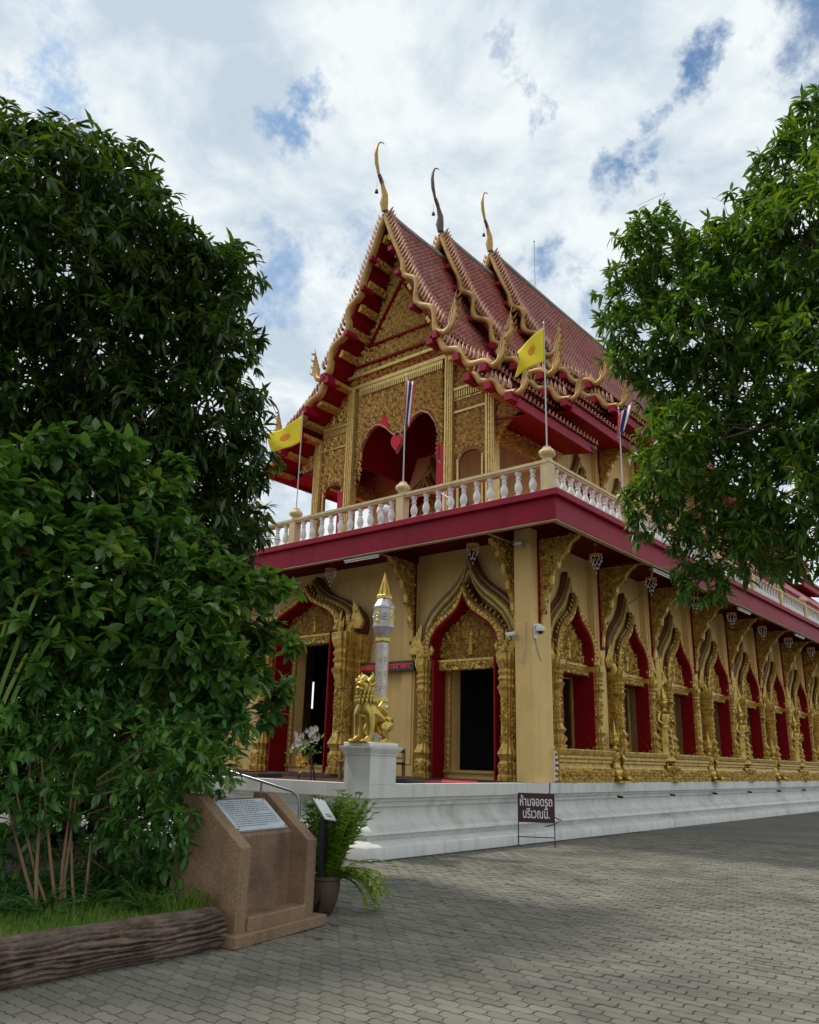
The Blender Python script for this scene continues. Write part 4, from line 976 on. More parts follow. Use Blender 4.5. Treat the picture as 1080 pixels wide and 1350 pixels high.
def standing_parts():
    S = 1.0
    pts = [((0, 0, .95), (.145, .11))]; ed = []
    t = limb_chain(pts, ed, 0, [((0, 0, 1.12), (.12, .09)), ((0, -.01, 1.32), (.16, .10)), ((0, 0, 1.46), (.10, .07)), ((0, 0, 1.54), (.05, .05)), ((0, 0, 1.60), (.05, .05))])
    for k in (-1, 1):
        limb_chain(pts, ed, 3, [((k * .19, 0, 1.43), .055), ((k * .27, -.02, 1.22), .045), ((k * .22, -.14, 1.10), .036), ((k * .07, -.22, 1.22), .026)])
        limb_chain(pts, ed, 0, [((k * .085, 0, .80), (.105, .10)), ((k * .09, -.02, .48), .075), ((k * .09, .0, .12), .05), ((k * .10, -.02, .05), .045), ((k * .11, -.12, .03), (.04, .03))])
    b = skin(pts, ed)
    for k in (-1, 1): hand(b, (k * .045, -.22, 1.24), (-k * .15, -.12, 1), (0, -1, 0), .95)
    head(b, (0, -.01, 1.70), 1.05)
    c = MB(); crown(c, (0, 0, 1.765), 1.0)
    sk = MB()          # long pleated skirt with flaring hems and a breast collar
    rings = []
    for z, a, b_ in ((.10, .20, .15), (.14, .25, .19), (.22, .20, .15), (.5, .17, .135), (.75, .185, .14), (.95, .16, .12), (1.02, .17, .13), (1.04, .15, .11)):
        rings.append([(a * math.cos(q) * (1 + .07 * (i % 2)), b_ * math.sin(q) * (1 + .07 * (i % 2)), z) for i, q in enumerate([2 * PI * k / 20 for k in range(20)])])
    sk.loft(rings)
    for z in (.2, .45, .7, .95): 
        for k in (-1, 1): horn(sk, (k * .17, -.02, z), [(k * .07, 0, .02), (k * .05, 0, .07), (0, 0, .07)], .035, 5, 1)
    for k in range(5): horn(sk, (0, -.14 - .008 * k, .95 - .15 * k), [(0, -.03, -.05), (0, 0, -.08)], .05, 5, 1)
    sk.lathe([(.09, 0), (.20, -.05), (.17, -.08), (.07, -.02)], 0, -.0, 12, 1, 1.50)
    for k in (-1, 1): horn(sk, (k * .20, 0, 1.44), [(k * .06, 0, .03), (k * .03, 0, .08), (-k * .01, 0, .06)], .04, 5, 1)
    return b, c, sk
def make_standing():
    t = thing('guardian_statue', 'gold standing guardian', 'statue')
    b, c, sk = standing_parts()
    p = MB(); p.loft([[(x * q, y * q, z) for x, y in ((-.26, -.2), (.26, -.2), (.26, .2), (-.26, .2))] for q, z in ((1, 0), (1, .12), (.85, .16), (.8, .26), (.95, .32), (1.0, .38), (.9, .42))]); relief(p, ((0, -.2, 0), (1, 0, 0), (0, 0, 1), (0, -1, 0)), None, -.22, .22, .02, .36, .12, 1, 3)
    z = Matrix.Translation((0, 0, .42)); q = MB(); q.merge(b, z); q.build('body', GB, t, smooth=60)
    q = MB(); q.merge(c, z); q.build('crown', GB, t, smooth=50); q = MB(); q.merge(sk, z); q.build('skirt', M['gold'], t, smooth=40)
    p.build('pedestal', M['gold'], t)
    f = MB()      # flame ornament rising behind the head
    for k in range(4):
        horn(f, ((-1) ** k * .08, .12, 2.1 + .28 * k), [((-1) ** k * .10, 0, .12), ((-1) ** k * .02, 0, .18), (-(-1) ** k * .05, 0, .18), (0, 0, .1)], .10 - .012 * k, 6, 1.0)
    f.tube([(0, .14, 1.9), (0, .14, 2.6), (0, .14, 3.3), (0, .12, 3.75)], [.10, .14, .10, .02], 6); f.build('flame_ornament', M['gold'], t, smooth=60)
    return t
def make_kneeling():
    t = thing('kneeling_statue', 'gold kneeling figure', 'statue')
    pts = [((0, .05, .20), (.13, .12))]; ed = []
    limb_chain(pts, ed, 0, [((0, .02, .36), (.10, .08)), ((0, -.02, .52), (.135, .09)), ((0, 0, .64), (.08, .06)), ((0, 0, .70), (.042, .042)), ((0, 0, .75), (.042, .042))])
    for k in (-1, 1):
        limb_chain(pts, ed, 3, [((k * .155, 0, .61), .045), ((k * .20, -.06, .45), .036), ((k * .12, -.17, .42), .03), ((k * .035, -.20, .52), .022)])
        limb_chain(pts, ed, 0, [((k * .11, -.12, .13), .085), ((k * .12, -.34, .075), .065), ((k * .12, -.10, .05), .05), ((k * .11, .16, .045), .04), ((k * .11, .26, .03), (.035, .025))])
    b = skin(pts, ed)
    for k in (-1, 1): hand(b, (k * .03, -.20, .53), (-k * .15, -.1, 1), (0, -1, 0), .8)
    head(b, (0, -.01, .83), .85); b.build('body', GB, t, smooth=60)
    c = MB(); crown(c, (0, 0, .885), .8); c.build('crown', GB, t, smooth=50)
    s_ = MB(); s_.lathe([(.07, 0), (.16, -.04), (.13, -.07), (.05, -.02)], 0, 0, 12, 1, .68); s_.lathe([(.15, 0), (.155, .04), (.12, .06)], 0, .04, 12, 1, .24)
    for k in range(5): horn(s_, (0, .16 + .02 * k, .10 + .06 * k), [(0, .05, .04), (0, .03, .08), (0, -.02, .07)], .05, 5, 1)
    for k in (-1, 1): horn(s_, (k * .15, 0, .62), [(k * .05, 0, .03), (k * .02, 0, .07)], .035, 5, 1)
    s_.build('ornaments', M['gold'], t, smooth=50)
    p = MB(); p.box(-.2, .2, -.42, .32, -.001, .035); p.build('pedestal', M['gold'], t)
    return t
ORD = ['first', 'second', 'third', 'fourth', 'fifth', 'sixth', 'seventh', 'eighth', 'ninth', 'tenth', 'eleventh', 'twelfth']
st0, kn0 = make_standing(), make_kneeling(); su = ku = False
st0k, kn0k = kids(st0), kids(kn0)
for k in range(11):
    y = 20.5 + 3.4 * k
    if k % 2 == 0:
        o = kn0 if not ku else dup(kn0, None, kn0k); ku = True; o.location = (-9.97, y + .12, FL); o.rotation_euler = (0, 0, R(60)); o.scale = (1.2, 1.2, 1.25)
        tag(o, f'small gold kneeling figure between the {ORD[k]} and {ORD[k+1]} side windows from the corner', 'statue', 'gold kneeling figures along the side plinth')
    else:
        o = st0 if not su else dup(st0, None, st0k); su = True; o.location = (-9.98, y + .1, FL); o.rotation_euler = (0, 0, R(78)); o.scale = (1.3, 1.2, 1.05)
        tag(o, f'tall gold standing guardian figure between the {ORD[k]} and {ORD[k+1]} side windows from the corner', 'statue', 'gold standing guardians along the side wall')

# ------------------------------------------------------------------ lion and its pedestal at the terrace corner
PX0, PX1, PY0, PY1 = -10.42, -9.80, 10.85, 11.55
t = thing('statue_pedestal', 'white plastered pedestal under the gold lion at the terrace corner', 'pedestal', ((PX0 + PX1) / 2, (PY0 + PY1) / 2, 1.182))
mb = MB(); w, l = .305, .345
mb.loft([[(-w * q, -l * q, z), (w * q, -l * q, z), (w * q, l * q, z), (-w * q, l * q, z)] for q, z in ((1, 0), (1, .47), (1.06, .48), (1.06, .50), (1.12, .53), (1.22, .58), (1.24, .60), (1.24, .625), (1.05, .63))]); mb.build('pedestal_body', M['plinth'], t)
mb = MB(); mb.box(-.33, .33, -.37, .37, .63, .69); mb.build('pedestal_cap', M['white'], t, bevel=.01)
lion = thing('lion_statue', 'gold seated lion statue with layered mane on the white corner pedestal', 'statue', ((PX0 + PX1) / 2, (PY0 + PY1) / 2 + .0, 1.182 + .69)); lion.rotation_euler = (0, 0, R(4)); lion.scale = (1.15, 1.12, 1.0)
pts = [((0, .16, .36), (.17, .17))]; ed = []
limb_chain(pts, ed, 0, [((0, .0, .46), (.14, .15)), ((0, -.14, .58), (.16, .17)), ((0, -.18, .74), (.12, .12)), ((0, -.20, .88), (.10, .10)), ((0, -.25, .98), (.12, .11)), ((0, -.33, 1.0), (.085, .06)), ((0, -.40, 1.015), (.06, .035))])
for k in (-1, 1):
    limb_chain(pts, ed, 2, [((k * .11, -.20, .46), (.09, .095)), ((k * .12, -.19, .26), .072), ((k * .12, -.20, .09), .062), ((k * .12, -.25, .04), (.06, .04)), ((k * .12, -.31, .03), (.055, .03))])
    limb_chain(pts, ed, 0, [((k * .13, .22, .28), (.15, .17)), ((k * .15, .06, .24), (.09, .10)), ((k * .14, .20, .08), .055), ((k * .14, .10, .035), (.055, .035)), ((k * .14, .01, .03), (.05, .03))])
b = skin(pts, ed, 2)
b.tube([(0, -.30, .915), (0, -.36, .915), (0, -.41, .93)], [.06, .05, .03], 8, 1.2)          # lower jaw, mouth open
for k in (-1, 1):
    b.tube([(k * .05, -.34, 1.04), (k * .065, -.36, 1.05)], [.03, .02], 6)
    for j in range(4): 
        x = k * (.12 - .03 * j); b.tube([(k * .12, -.30 + .0, .05), (k * .12 + (j - 1.5) * .028, -.345, .035), (k * .12 + (j - 1.5) * .032, -.375, .015)], [.02, .02, .012], 5)
b.build('body', GB, lion, smooth=70)
m_ = MB()      # layered flame mane round neck and chest
for row, (zc, yc, rx, ry, n) in enumerate(((.93, -.20, .125, .115, 14), (.86, -.195, .14, .13, 15), (.79, -.185, .155, .145, 16), (.72, -.175, .17, .165, 17))):
    for k in range(n):
        a = 2 * PI * k / n + .2 * row; d = np.array([math.cos(a) * rx, math.sin(a) * ry, 0]); dn = d / np.linalg.norm(d)
        p = np.array([0, yc, zc]) + d * .88
        m_.tube([p + np.array([0, 0, .05]), p + dn * .02, p + dn * .018 - np.array([0, 0, .035]), p + dn * .04 - np.array([0, 0, .07])], [.012, .030, .024, .004], 6, .9)
m_.build('mane', GB, lion, smooth=60)
h_ = MB()
for k in (-1, 1):
    horn(h_, (k * .07, -.20, 1.06), [(k * .03, .02, .05), (k * .01, .02, .07), (-k * .005, -.01, .05)], .04, 6, 1)
    horn(h_, (k * .10, -.22, .98), [(k * .05, .04, .02), (k * .03, .05, .05)], .04, 6, 1)
    horn(h_, (k * .04, -.30, 1.07), [(k * .01, -.01, .04), (k * .01, .02, .05)], .03, 6, 1)
    horn(h_, (k * .09, -.26, .90), [(k * .05, .03, -.02), (k * .03, .05, .0)], .035, 6, 1)
for k in range(5): horn(h_, (0, -.27 + .035 * k, 1.08 - .01 * k), [(0, .0, .05), (0, .03, .05)], .035, 6, 1)
horn(h_, (0, -.42, 1.03), [(0, -.02, .03), (0, .02, .03)], .03, 6, 1); h_.build('ears_and_crest', GB, lion, smooth=60)
tl_ = MB(); tl_.tube([(0, .30, .22), (0, .40, .28), (0, .42, .42), (0, .36, .54), (0, .27, .58), (0, .21, .66), (0, .25, .74)], [.05, .05, .05, .06, .06, .045, .01], 8)
for k in range(4): horn(tl_, (0, .40 - .03 * k, .32 + .09 * k), [(0, .06, .03), (0, .03, .06)], .035, 6, 1)
for k in (-1, 1): horn(tl_, (k * .17, .16, .40), [(k * .02, .06, .05), (0, .06, -.02), (0, .03, -.08)], .05, 6, 1)
tl_.build('curled_tail', GB, lion, smooth=60)
bs = MB(); bs.box(-.20, .20, -.38, .36, .0, .022); bs.build('base_plate', GB, lion)

# ------------------------------------------------------------------ lantern column behind the lion
LX, LY = -10.70, 12.08
ln = thing('lantern_column', 'tall silver lattice lantern column with gold tip standing behind the gold lion', 'lantern', (LX, LY, 1.085)); ln.scale = (.78, .78, 1.0)
def sqt(mb, prof, n=4, rot=PI / 4 + .05):
    mb.loft([[(r_ * math.cos(rot + 2 * PI * k / n), r_ * math.sin(rot + 2 * PI * k / n), z) for k in range(n)] for r_, z in prof]); return mb
mb = sqt(MB(), [(.22, 0), (.22, .15), (.15, .2), (.15, 1.55), (.17, 1.56), (.17, 1.60), (.145, 1.61), (.145, 2.75)]); mb.build('shaft', M['silver'], ln)
mb = sqt(MB(), [(.175, 1.56), (.20, 1.58), (.175, 1.66)]); 
for k in range(4):
    a = PI / 4 + .05 + 2 * PI * k / 4
    for q in range(12): 
        z = .3 + .2 * q
        mb.tube([(.152 * math.cos(a), .152 * math.sin(a), z), (.152 * math.cos(a), .152 * math.sin(a), z + .18)], .012, 4)
for z in (1.85, 2.12, 2.39):
    for k in range(4):
        a = .05 + PI / 2 * k; dx, dy = math.cos(a), math.sin(a); r_ = .106
        for q in range(8):
            b1 = 2 * PI * q / 8; mb.tube([(dx * r_ - dy * .04 * math.cos(b1), dy * r_ + dx * .04 * math.cos(b1), z + .04 * math.sin(b1)), (dx * r_ - dy * .04 * math.cos(b1 + .8), dy * r_ + dx * .04 * math.cos(b1 + .8), z + .04 * math.sin(b1 + .8))], .009, 4)
sqt(mb, [(.16, 2.72), (.19, 2.75), (.17, 2.82)]); mb.build('gilt_trim', M['goldbright'], ln)
mb = sqt(MB(), [(.15, 2.80), (.17, 3.02), (.17, 3.40), (.15, 3.52), (.15, 3.60)]); mb.build('lantern_core', M['goldpaint'], ln)
mb = MB(); mb.loft([[(r_ * math.cos(.05 + PI / 8 + PI / 4 * k), r_ * math.sin(.05 + PI / 8 + PI / 4 * k), z) for k in range(8)] for r_, z in ((.15, 2.82), (.285, 3.02), (.285, 3.06), (.265, 3.07), (.265, 3.38), (.285, 3.39), (.285, 3.43), (.17, 3.58))])
mb.build('lantern_box', M['silver'], ln)
mb = MB()
for k in range(8):
    a = .05 + PI / 4 * k; r0 = .252; dx, dy = math.cos(a), math.sin(a)
    c0 = np.array([dx * r0, dy * r0, 3.22]); sx = np.array([-dy, dx, 0])
    for q in range(10):
        b0, b1 = 2 * PI * q / 10, 2 * PI * (q + 1) / 10
        mb.tube([c0 + sx * .07 * math.cos(b0) + np.array([0, 0, .07 * math.sin(b0)]), c0 + sx * .07 * math.cos(b1) + np.array([0, 0, .07 * math.sin(b1)])], .012, 4)
    mb.lathe([(.0, -.03), (.035, 0), (.0, .03)], c0[0], c0[1], 6, 1, 3.22)
mb.build('rosette', M['silver'], ln)
mb = MB()
for k in range(0, 8, 2):
    a = .05 + PI / 4 * k; dx, dy = math.cos(a), math.sin(a); sx = np.array([-dy, dx, 0]); c0 = np.array([dx * .247, dy * .247, 3.225]); uz = np.array([0, 0, .13]); nn_ = np.array([dx, dy, 0]) * .008
    V = [c0 - sx * .085 - uz, c0 + sx * .085 - uz, c0 + sx * .085 + uz, c0 - sx * .085 + uz]; mb = MB(); mb.add(V + [v + nn_ for v in V], [(3, 2, 1, 0), (4, 5, 6, 7), (0, 1, 5, 4), (1, 2, 6, 5), (2, 3, 7, 6), (3, 0, 4, 7)]); mb.build('lantern_panel', M['goldbright'], ln)
mb = sqt(MB(), [(.20, 3.60), (.20, 3.66), (.16, 3.68), (.02, 4.10), (.0, 4.15)]); mb.build('pyramid_tip', M['goldbright'], ln)
mb = MB()
for k in range(4):
    a = .05 + PI / 2 * k; dx, dy = math.cos(a), math.sin(a)
    mb.tube([(dx * .115, dy * .115, 3.70), (dx * .05, dy * .05, 3.95)], [.028, .01], 4)
mb.build('tip_panel', M['orange'], ln)

# ------------------------------------------------------------------ things on the terrace
t = thing('flower_stand', 'wooden easel of white and yellow flowers beside the main door', 'flower stand', (-12.6, 12.0, 1.085))
mb = MB()
for p in (((-.2, 0, 0), (-.05, .0, 1.1)), ((.2, 0, 0), (.05, 0, 1.1)), ((0, .3, 0), (0, .0, 1.05)), ((-.14, 0, .4), (.14, 0, .4))): mb.tube(p, .018, 6)
mb.build('easel', M['signred'], t)
def blossoms(name, cx, cz, r_, m, n, seed):
    rs = np.random.RandomState(seed); mb = MB()
    for k in range(n):
        c = np.array([cx, -.05, cz]) + rs.normal(0, 1, 3) * r_ * np.array([.5, .35, .5])
        for q in range(5):
            a = 2 * PI * q / 5 + rs.rand(); d = np.array([math.cos(a), -.35, math.sin(a)]) * .055; s_ = np.array([-math.sin(a), 0, math.cos(a)]) * .024
            mb.add([c, c + d * .6 + s_, c + d, c + d * .6 - s_], [(0, 1, 2, 3)])
    mb.build(name, m, t)
blossoms('white_blossoms', -.12, .80, .20, M['petalw'], 34, 1); blossoms('pink_blossoms', .22, 1.0, .15, M['petalw'], 22, 2); blossoms('yellow_blossoms', -.05, .45, .14, M['petaly'], 26, 3)
def leafcluster(c, r_, n, L_, seed):
    rs = np.random.RandomState(seed); mb = MB()
    for k in range(n):
        p = np.array(c) + rs.normal(0, 1, 3) * r_; d = rs.normal(0, 1, 3); d /= np.linalg.norm(d); s_ = np.cross(d, rs.normal(0, 1, 3)); s_ /= np.linalg.norm(s_)
        mb.add([p, p + d * L_ * .5 + s_ * L_ * .18, p + d * L_, p + d * L_ * .5 - s_ * L_ * .18], [(0, 1, 2, 3)])
    return mb
leafcluster((0, -.02, .72), .15, 60, .14, 4).build('greenery', M['leafbush'], t)
t = thing('terrace_bench', 'low dark wooden bench against the wall right of the gold lion', 'bench', (-13.7, 15.2, 1.085))
mb = MB(); mb.box(-.9, .9, -.22, .22, .40, .45); mb.build('seat', M['signred'], t, bevel=.008)
mb = MB(); mb.box(-.9, .9, .16, .20, .66, .72); mb.box(-.9, .9, .17, .19, .52, .57); mb.build('backrest', M['stem'], t, bevel=.005)
for x in (-.86, 0, .86):
    mb = MB(); mb.box(x - .03, x + .03, -.2, -.14, 0, .40); mb.box(x - .03, x + .03, .16, .22, 0, .76); mb.build('leg', M['stem'], t)
t = thing('door_mat_platform', 'low dark grey step mat lying before the side door', 'mat', (-12.2, 15.7, 1.085))
mb = MB(); mb.box(-1.3, .8, -.5, .5, 0, .07); mb.build('mat_slab', M['cardboard'], t, bevel=.01); mb = MB(); mb.box(-1.2, .7, -.45, .45, .071, .085); mb.build('mat_cover', M['black'], t)
t = thing('red_tray', 'bright pink red plastic tray on the terrace before the side door', 'tray', (-10.95, 14.7, 1.085))
mb = MB(); mb.loft([[(-.42, -.25, 0), (.42, -.25, 0), (.42, .25, 0), (-.42, .25, 0)], [(-.48, -.3, .09), (.48, -.3, .09), (.48, .3, .09), (-.48, .3, .09)], [(-.44, -.27, .09), (.44, -.27, .09), (.44, .27, .09), (-.44, .27, .09)], [(-.39, -.23, .02), (.39, -.23, .02), (.39, .23, .02), (-.39, .23, .02)]]); mb.build('tray_body', M['pink'], t)
mb = MB(); mb.box(-.47, .47, .31, .34, .05, .12); mb.build('tray_rim', M['pink'], t)
t = thing('grey_threshold_mat', 'grey and red folded mats before the main door', 'mat', (-17.7, 14.5, 1.085))
mb = MB(); mb.box(-1.5, 1.2, -.4, .4, 0, .10); mb.build('mat_stack', M['cardboard'], t, bevel=.01); mb = MB(); mb.box(.1, .6, -.42, .42, .10, .13); mb.build('red_mat', M['red'], t)
# LED board on the wall between the doors
t = thing('led_sign', 'long black LED board with red lettering on the wall between the doors', 'sign', (-14.9, 17.05, 4.02))
mb = MB(); mb.box(-1.18, 1.0, -.07, .07, -.14, .14); mb.build('housing', M['black'], t, bevel=.008)
mb = MB(); rs = np.random.RandomState(3); x = -1.1
while x < .9:
    w = rs.uniform(.05, .11)
    if rs.rand() < .85:
        mb.box(x, x + .014, -.078, -.071, -.06, .05); mb.box(x, x + w, -.078, -.071, .05, .064)
        if rs.rand() < .6: mb.box(x + w - .014, x + w, -.078, -.071, -.06, .05)
        if rs.rand() < .4: mb.box(x + .02, x + w, -.078, -.071, -.02, -.008)
        if rs.rand() < .3: mb.box(x, x + w * .7, -.078, -.071, .085, .096)
    x += w + .03
mb.build('red_lettering', M['led'], t)
# cameras on the corner pillar
def seccam(loc, rz, label, dome=False):
    t = thing('security_camera', label, 'camera', loc, rz, None)
    if dome:
        mb = MB(); mb.box(-.02, .16, -.08, .08, .06, .12); mb.box(-.0, .05, -.06, .06, -.22, .06); mb.build('mount', M['white'], t, bevel=.006)
        mb = MB(); mb.lathe([(.10, .06), (.11, .0), (.10, -.05), (.06, -.06)], .16, 0, 14); mb.build('housing', M['white'], t, smooth=50)
        mb = MB(); mb.lathe([(.07, -.05), (.065, -.09), (.035, -.12), (0, -.13)], .16, 0, 12); mb.build('lens', M['black'], t, smooth=60)
    else:
        mb = MB(); mb.tube([(0, 0, 0), (0, -.10, .0), (0, -.14, .06)], .02, 6); mb.box(-.05, .05, -.02, .0, -.06, .06); mb.build('mount', M['greymetal'], t)
        mb = MB(); mb.tube([(0, -.06, .09), (0, -.30, .03)], [.05, .055], 10); mb.build('housing', M['white'], t, bevel=.0)
        mb = MB(); mb.tube([(0, -.30, .03), (0, -.315, .027)], [.045, .042], 10); mb.build('lens', M['black'], t)
    return t
seccam((-9.95, 16.62, 4.62), 0, 'white dome camera on the cream corner pillar', True)
seccam((-10.36, 16.49, 4.45), R(-35), 'white bullet camera on a bracket at the front of the corner pillar')
seccam((-10.15, 16.49, 6.65), R(-20), 'small dark camera high on the corner pillar under the balcony').children[1].data.materials[0] = M['black']
mb = MB(); mb.tube([(-9.94, 16.9, 3.9), (-9.93, 16.75, 4.1), (-9.93, 16.62, 4.4)], .012, 5); mb.tube([(-10.34, 16.48, 3.95), (-10.2, 16.46, 3.8), (-10.12, 16.47, 4.2), (-10.1, 16.48, 4.75), (-9.93, 16.55, 4.75)], .010, 5); tag(mb.build('camera_cable', M['greymetal']), 'thin grey cables running down the corner pillar from the cameras', 'cable')
# hanging crystal lamps
cl = thing('crystal_lamp', 'crystal pendant lamp', 'lamp')
mb = MB(); mb.tube([(0, 0, 0), (0, 0, -.28)], .008, 5); mb.lathe([(.05, 0), (.05, -.03), (.02, -.05)]); mb.build('hanger', M['goldpaint'], cl)
mb = MB(); mb.lathe([(.16, -.28), (.17, -.30), (.16, -.32), (.02, -.33)], n=12); mb.build('ring', M['goldpaint'], cl)
mb = MB(); ms = []
DV = [(0, 0, .5), (.22, 0, .1), (0, .22, .1), (-.22, 0, .1), (0, -.22, .1), (0, 0, -.5)]; DF = [(0, 1, 2), (0, 2, 3), (0, 3, 4), (0, 4, 1), (5, 2, 1), (5, 3, 2), (5, 4, 3), (5, 1, 4)]
for r_, z, n in ((.155, -.38, 9), (.15, -.48, 9), (.10, -.56, 6), (.06, -.66, 5), (.0, -.78, 1)):
    for k in range(n):
        m = np.eye(4); m[:3, :3] *= .085; m[0, 3] = r_ * math.cos(2 * PI * k / n + z * 9); m[1, 3] = r_ * math.sin(2 * PI * k / n + z * 9); m[2, 3] = z; ms.append(m)
mb.stamp(DV, DF, ms); mb.build('crystals', M['crystal'], cl)
clk = kids(cl); used = False
lamps = [(-11.4, 16.15, 'crystal pendant lamp hanging under the balcony in front of the side door')]
lamps += [(-9.35, 18.75 + 3.4 * k, f'crystal pendant lamp hanging under the balcony above the {ORD[k]} side window from the corner') for k in range(10)]
lamps += [(-16.4, 16.15, 'crystal pendant lamp hanging under the balcony right of the main door')]
for x, y, lab in lamps:
    o = cl if not used else dup(cl, None, clk); used = True; o.location = (x, y, 7.1); tag(o, lab, 'lamp', 'crystal pendant lamps under the balcony')
# fluorescent fixtures
fl_ = thing('tube_light', 'tube light', 'lamp')
mb = MB(); mb.box(-.62, .62, -.04, .04, .02, .07); mb.build('fixture', M['greymetal'], fl_, bevel=.005); mb = MB(); mb.tube([(-.6, 0, 0), (.6, 0, 0)], .018, 8); mb.build('tube', M['white'], fl_)
flk = kids(fl_)
for i, (x, y, z, rz, lab) in enumerate(((-14.4, 15.30, 6.64, 0, 'unlit tube light under the front balcony edge above the lantern column'), (-8.62, 21.2, 6.64, 90, 'unlit tube light under the side balcony edge nearest the corner'),
                     (-8.62, 28.0, 6.64, 90, 'unlit tube light under the side balcony edge, middle one'), (-8.62, 34.6, 6.64, 90, 'unlit tube light under the side balcony edge farthest right'))):
    o = fl_ if i == 0 else dup(fl_, None, flk); o.location = (x, y, z); o.rotation_euler = (0, 0, R(rz)); tag(o, lab, 'tube light', 'tube lights along the balcony edge')
mb = MB(); P = [hit(862, 745, 0, -8.5), hit(858, 765, 0, -8.7), hit(850, 778, 0, -9.0), hit(840, 788, 0, -9.4), hit(828, 796, 0, -10.0)]; mb.tube(P, .014, 5); tag(mb.build('hanging_cable', M['wire']), 'pale cable sagging from the balcony edge to the second window', 'cable')
# flags
def flag(name_lab, base, ztop, kind, lab, ztopflag, rz=0.0):
    t = thing('flag', lab, 'flag', base, rz, 'flags on the balcony posts')
    H = ztop - base[2]; mb = MB(); mb.tube([(0, 0, 0), (0, 0, H * .5), (0, 0, H)], [.018, .016, .012], 6); mb.lathe([(.0, 0), (.03, .03), (.0, .10)], 0, 0, 6, 1, H); mb.build('pole', M['greymetal'], t)
    return t
def cloth(fn, nu, nv, name, m, t, th=.006):
    mb = MB(); A = [[np.array(fn(i / nu, j / nv)) for i in range(nu + 1)] for j in range(nv + 1)]; V = [p for r_ in A for p in r_]; F = []
    for j in range(nv):
        for i in range(nu): a = j * (nu + 1) + i; F.append((a, a + 1, a + nu + 2, a + nu + 1))
    mb.add(V, F); o = mb.build(name, m, t, smooth=179)
    s_ = o.modifiers.new('thick', 'SOLIDIFY'); s_.thickness = th; return o
# yellow flag on the corner post, blown to the left
cx = RIGHT.copy(); cx[2] = 0; cx /= np.linalg.norm(cx)
def spread(cl_, top, th0, fall, width, height, nu=10, nv=10): ...
base = (BX, BY, UF + 1.15)
t = flag('y', base, 11.75, 'y', 'yellow flag with small orange emblem blowing left from the corner post', 11.7)
def yf(a, b):      # a along fly, b down the hoist
    x = -cx * (a * .66 + .04 * math.sin(b * 5 + a * 3) * a); z = 4.28 - base[2] * 0 - b * .78 - a * (.62 - .12 * b) - .06 * a * math.sin(b * 6)
    z = (11.68 - base[2]) - b * (.92 - .30 * a) - a * .72 + .2 * a * (1 - a)
    n_ = np.array([cx[1], -cx[0], 0]); return np.array([x[0], x[1], z]) + n_ * .09 * math.sin(a * 7 + b * 4) * a
cloth(yf, 12, 12, 'flag_cloth', M['yellow'], t)
def emblem(fn, a0, b0, r_, t, m, off=.02):
    mb = MB(); n_ = np.array([cx[1], -cx[0], 0]); n = 14
    for s_ in (-1, 1):
        V = [fn(a0, b0) + n_ * off * s_] + [fn(a0 + r_ * math.cos(2 * PI * k / n) * (1 if k % 2 else .7), b0 + r_ * math.sin(2 * PI * k / n) * (1 if k % 2 else .7)) + n_ * off * s_ for k in range(n)]
        mb.add(V, [(0, 1 + k, 1 + (k + 1) % n) for k in range(n)])
    mb.build('emblem', m, t)
emblem(yf, .48, .42, .16, t, M['orange'])
# yellow flag on the left post
base = (-17.2, BY, UF + 1.15)
t = flag('y', base, 11.6, 'y', 'yellow flag with orange emblem blowing left at the left end of the balcony', 11.7)
yb = lambda a, b: np.array([*(-cx * (a * .95 + .05 * math.sin(b * 5) * a))[:2], 11.55 - base[2] - b * .85 * (1 - .25 * a) - a * .78 + .18 * a * a]) + np.array([cx[1], -cx[0], 0]) * .10 * math.sin(a * 7 + b * 4) * a
cloth(yb, 12, 12, 'flag_cloth', M['yellow'], t); emblem(yb, .5, .5, .17, t, M['orange'])
# striped national flag hanging limp from the middle post
def national(base, top, drop, wid, lab, lean=(0, 0), fold=.10):
    t = flag('n', base, top, 'n', lab, top)
    zt = top - base[2] - .12
    def fn(a, b):
        x = cx * (wid * a * (1 - .35 * b)) * 1.0 + cx * lean[0] * b
        n_ = np.array([cx[1], -cx[0], 0])
        return np.array([x[0], x[1], zt - b * drop - a * lean[1]]) + n_ * fold * math.sin(a * 9 + b * 2) * (.4 + a)
    for (a0, a1), m in (((0, 1 / 6), 'fred'), ((1 / 6, 2 / 6), 'fwhite'), ((2 / 6, 4 / 6), 'fblue'), ((4 / 6, 5 / 6), 'fwhite'), ((5 / 6, 1), 'fred')):
        cloth(lambda a, b: fn(a0 + (a1 - a0) * a, b), 4, 12, 'flag_stripe', M[m], t)
    return t
national((-13.1, BY, UF + 1.15), 11.65, 1.32, .24, 'striped red white and blue flag hanging limp before the double arch', (-.03, .05), .05)
national((BX, 19.35, UF + 1.15), 10.95, .80, .42, 'striped red white and blue flag over the side balcony by the right tree', (-.12, -.35), .08)
t = thing('white_rounded_object', 'small white rounded lamp with red cap showing above the front balcony rail', 'lamp', (-14.35, 16.1, UF))  # plain white rounded object of unidentified use, gives no light
mb = MB(); mb.lathe([(.15, 0), (.15, .55), (.21, .60), (.24, .72), (.20, .84), (.08, .90), (0, .91)], n=14); mb.build('rounded_body', M['white'], t, smooth=60); mb = MB(); mb.lathe([(.08, .90), (.06, .95), (0, .96)], n=10); mb.build('cap', M['fred'], t)
t = thing('stair_rail_balcony', 'short pale metal rail leaning inside the double arch above the balcony', 'railing', (-12.6, 16.6, UF))
mb = MB(); mb.tube([(-.5, 0, 1.35), (.1, 0, .9)], .025, 6); mb.tube([(-.1, 0, 1.05), (-.1, 0, 0)], .02, 6); mb.tube([(.1, 0, .9), (.1, 0, 0)], .02, 6); mb.build('rail_tube', M['white'], t)

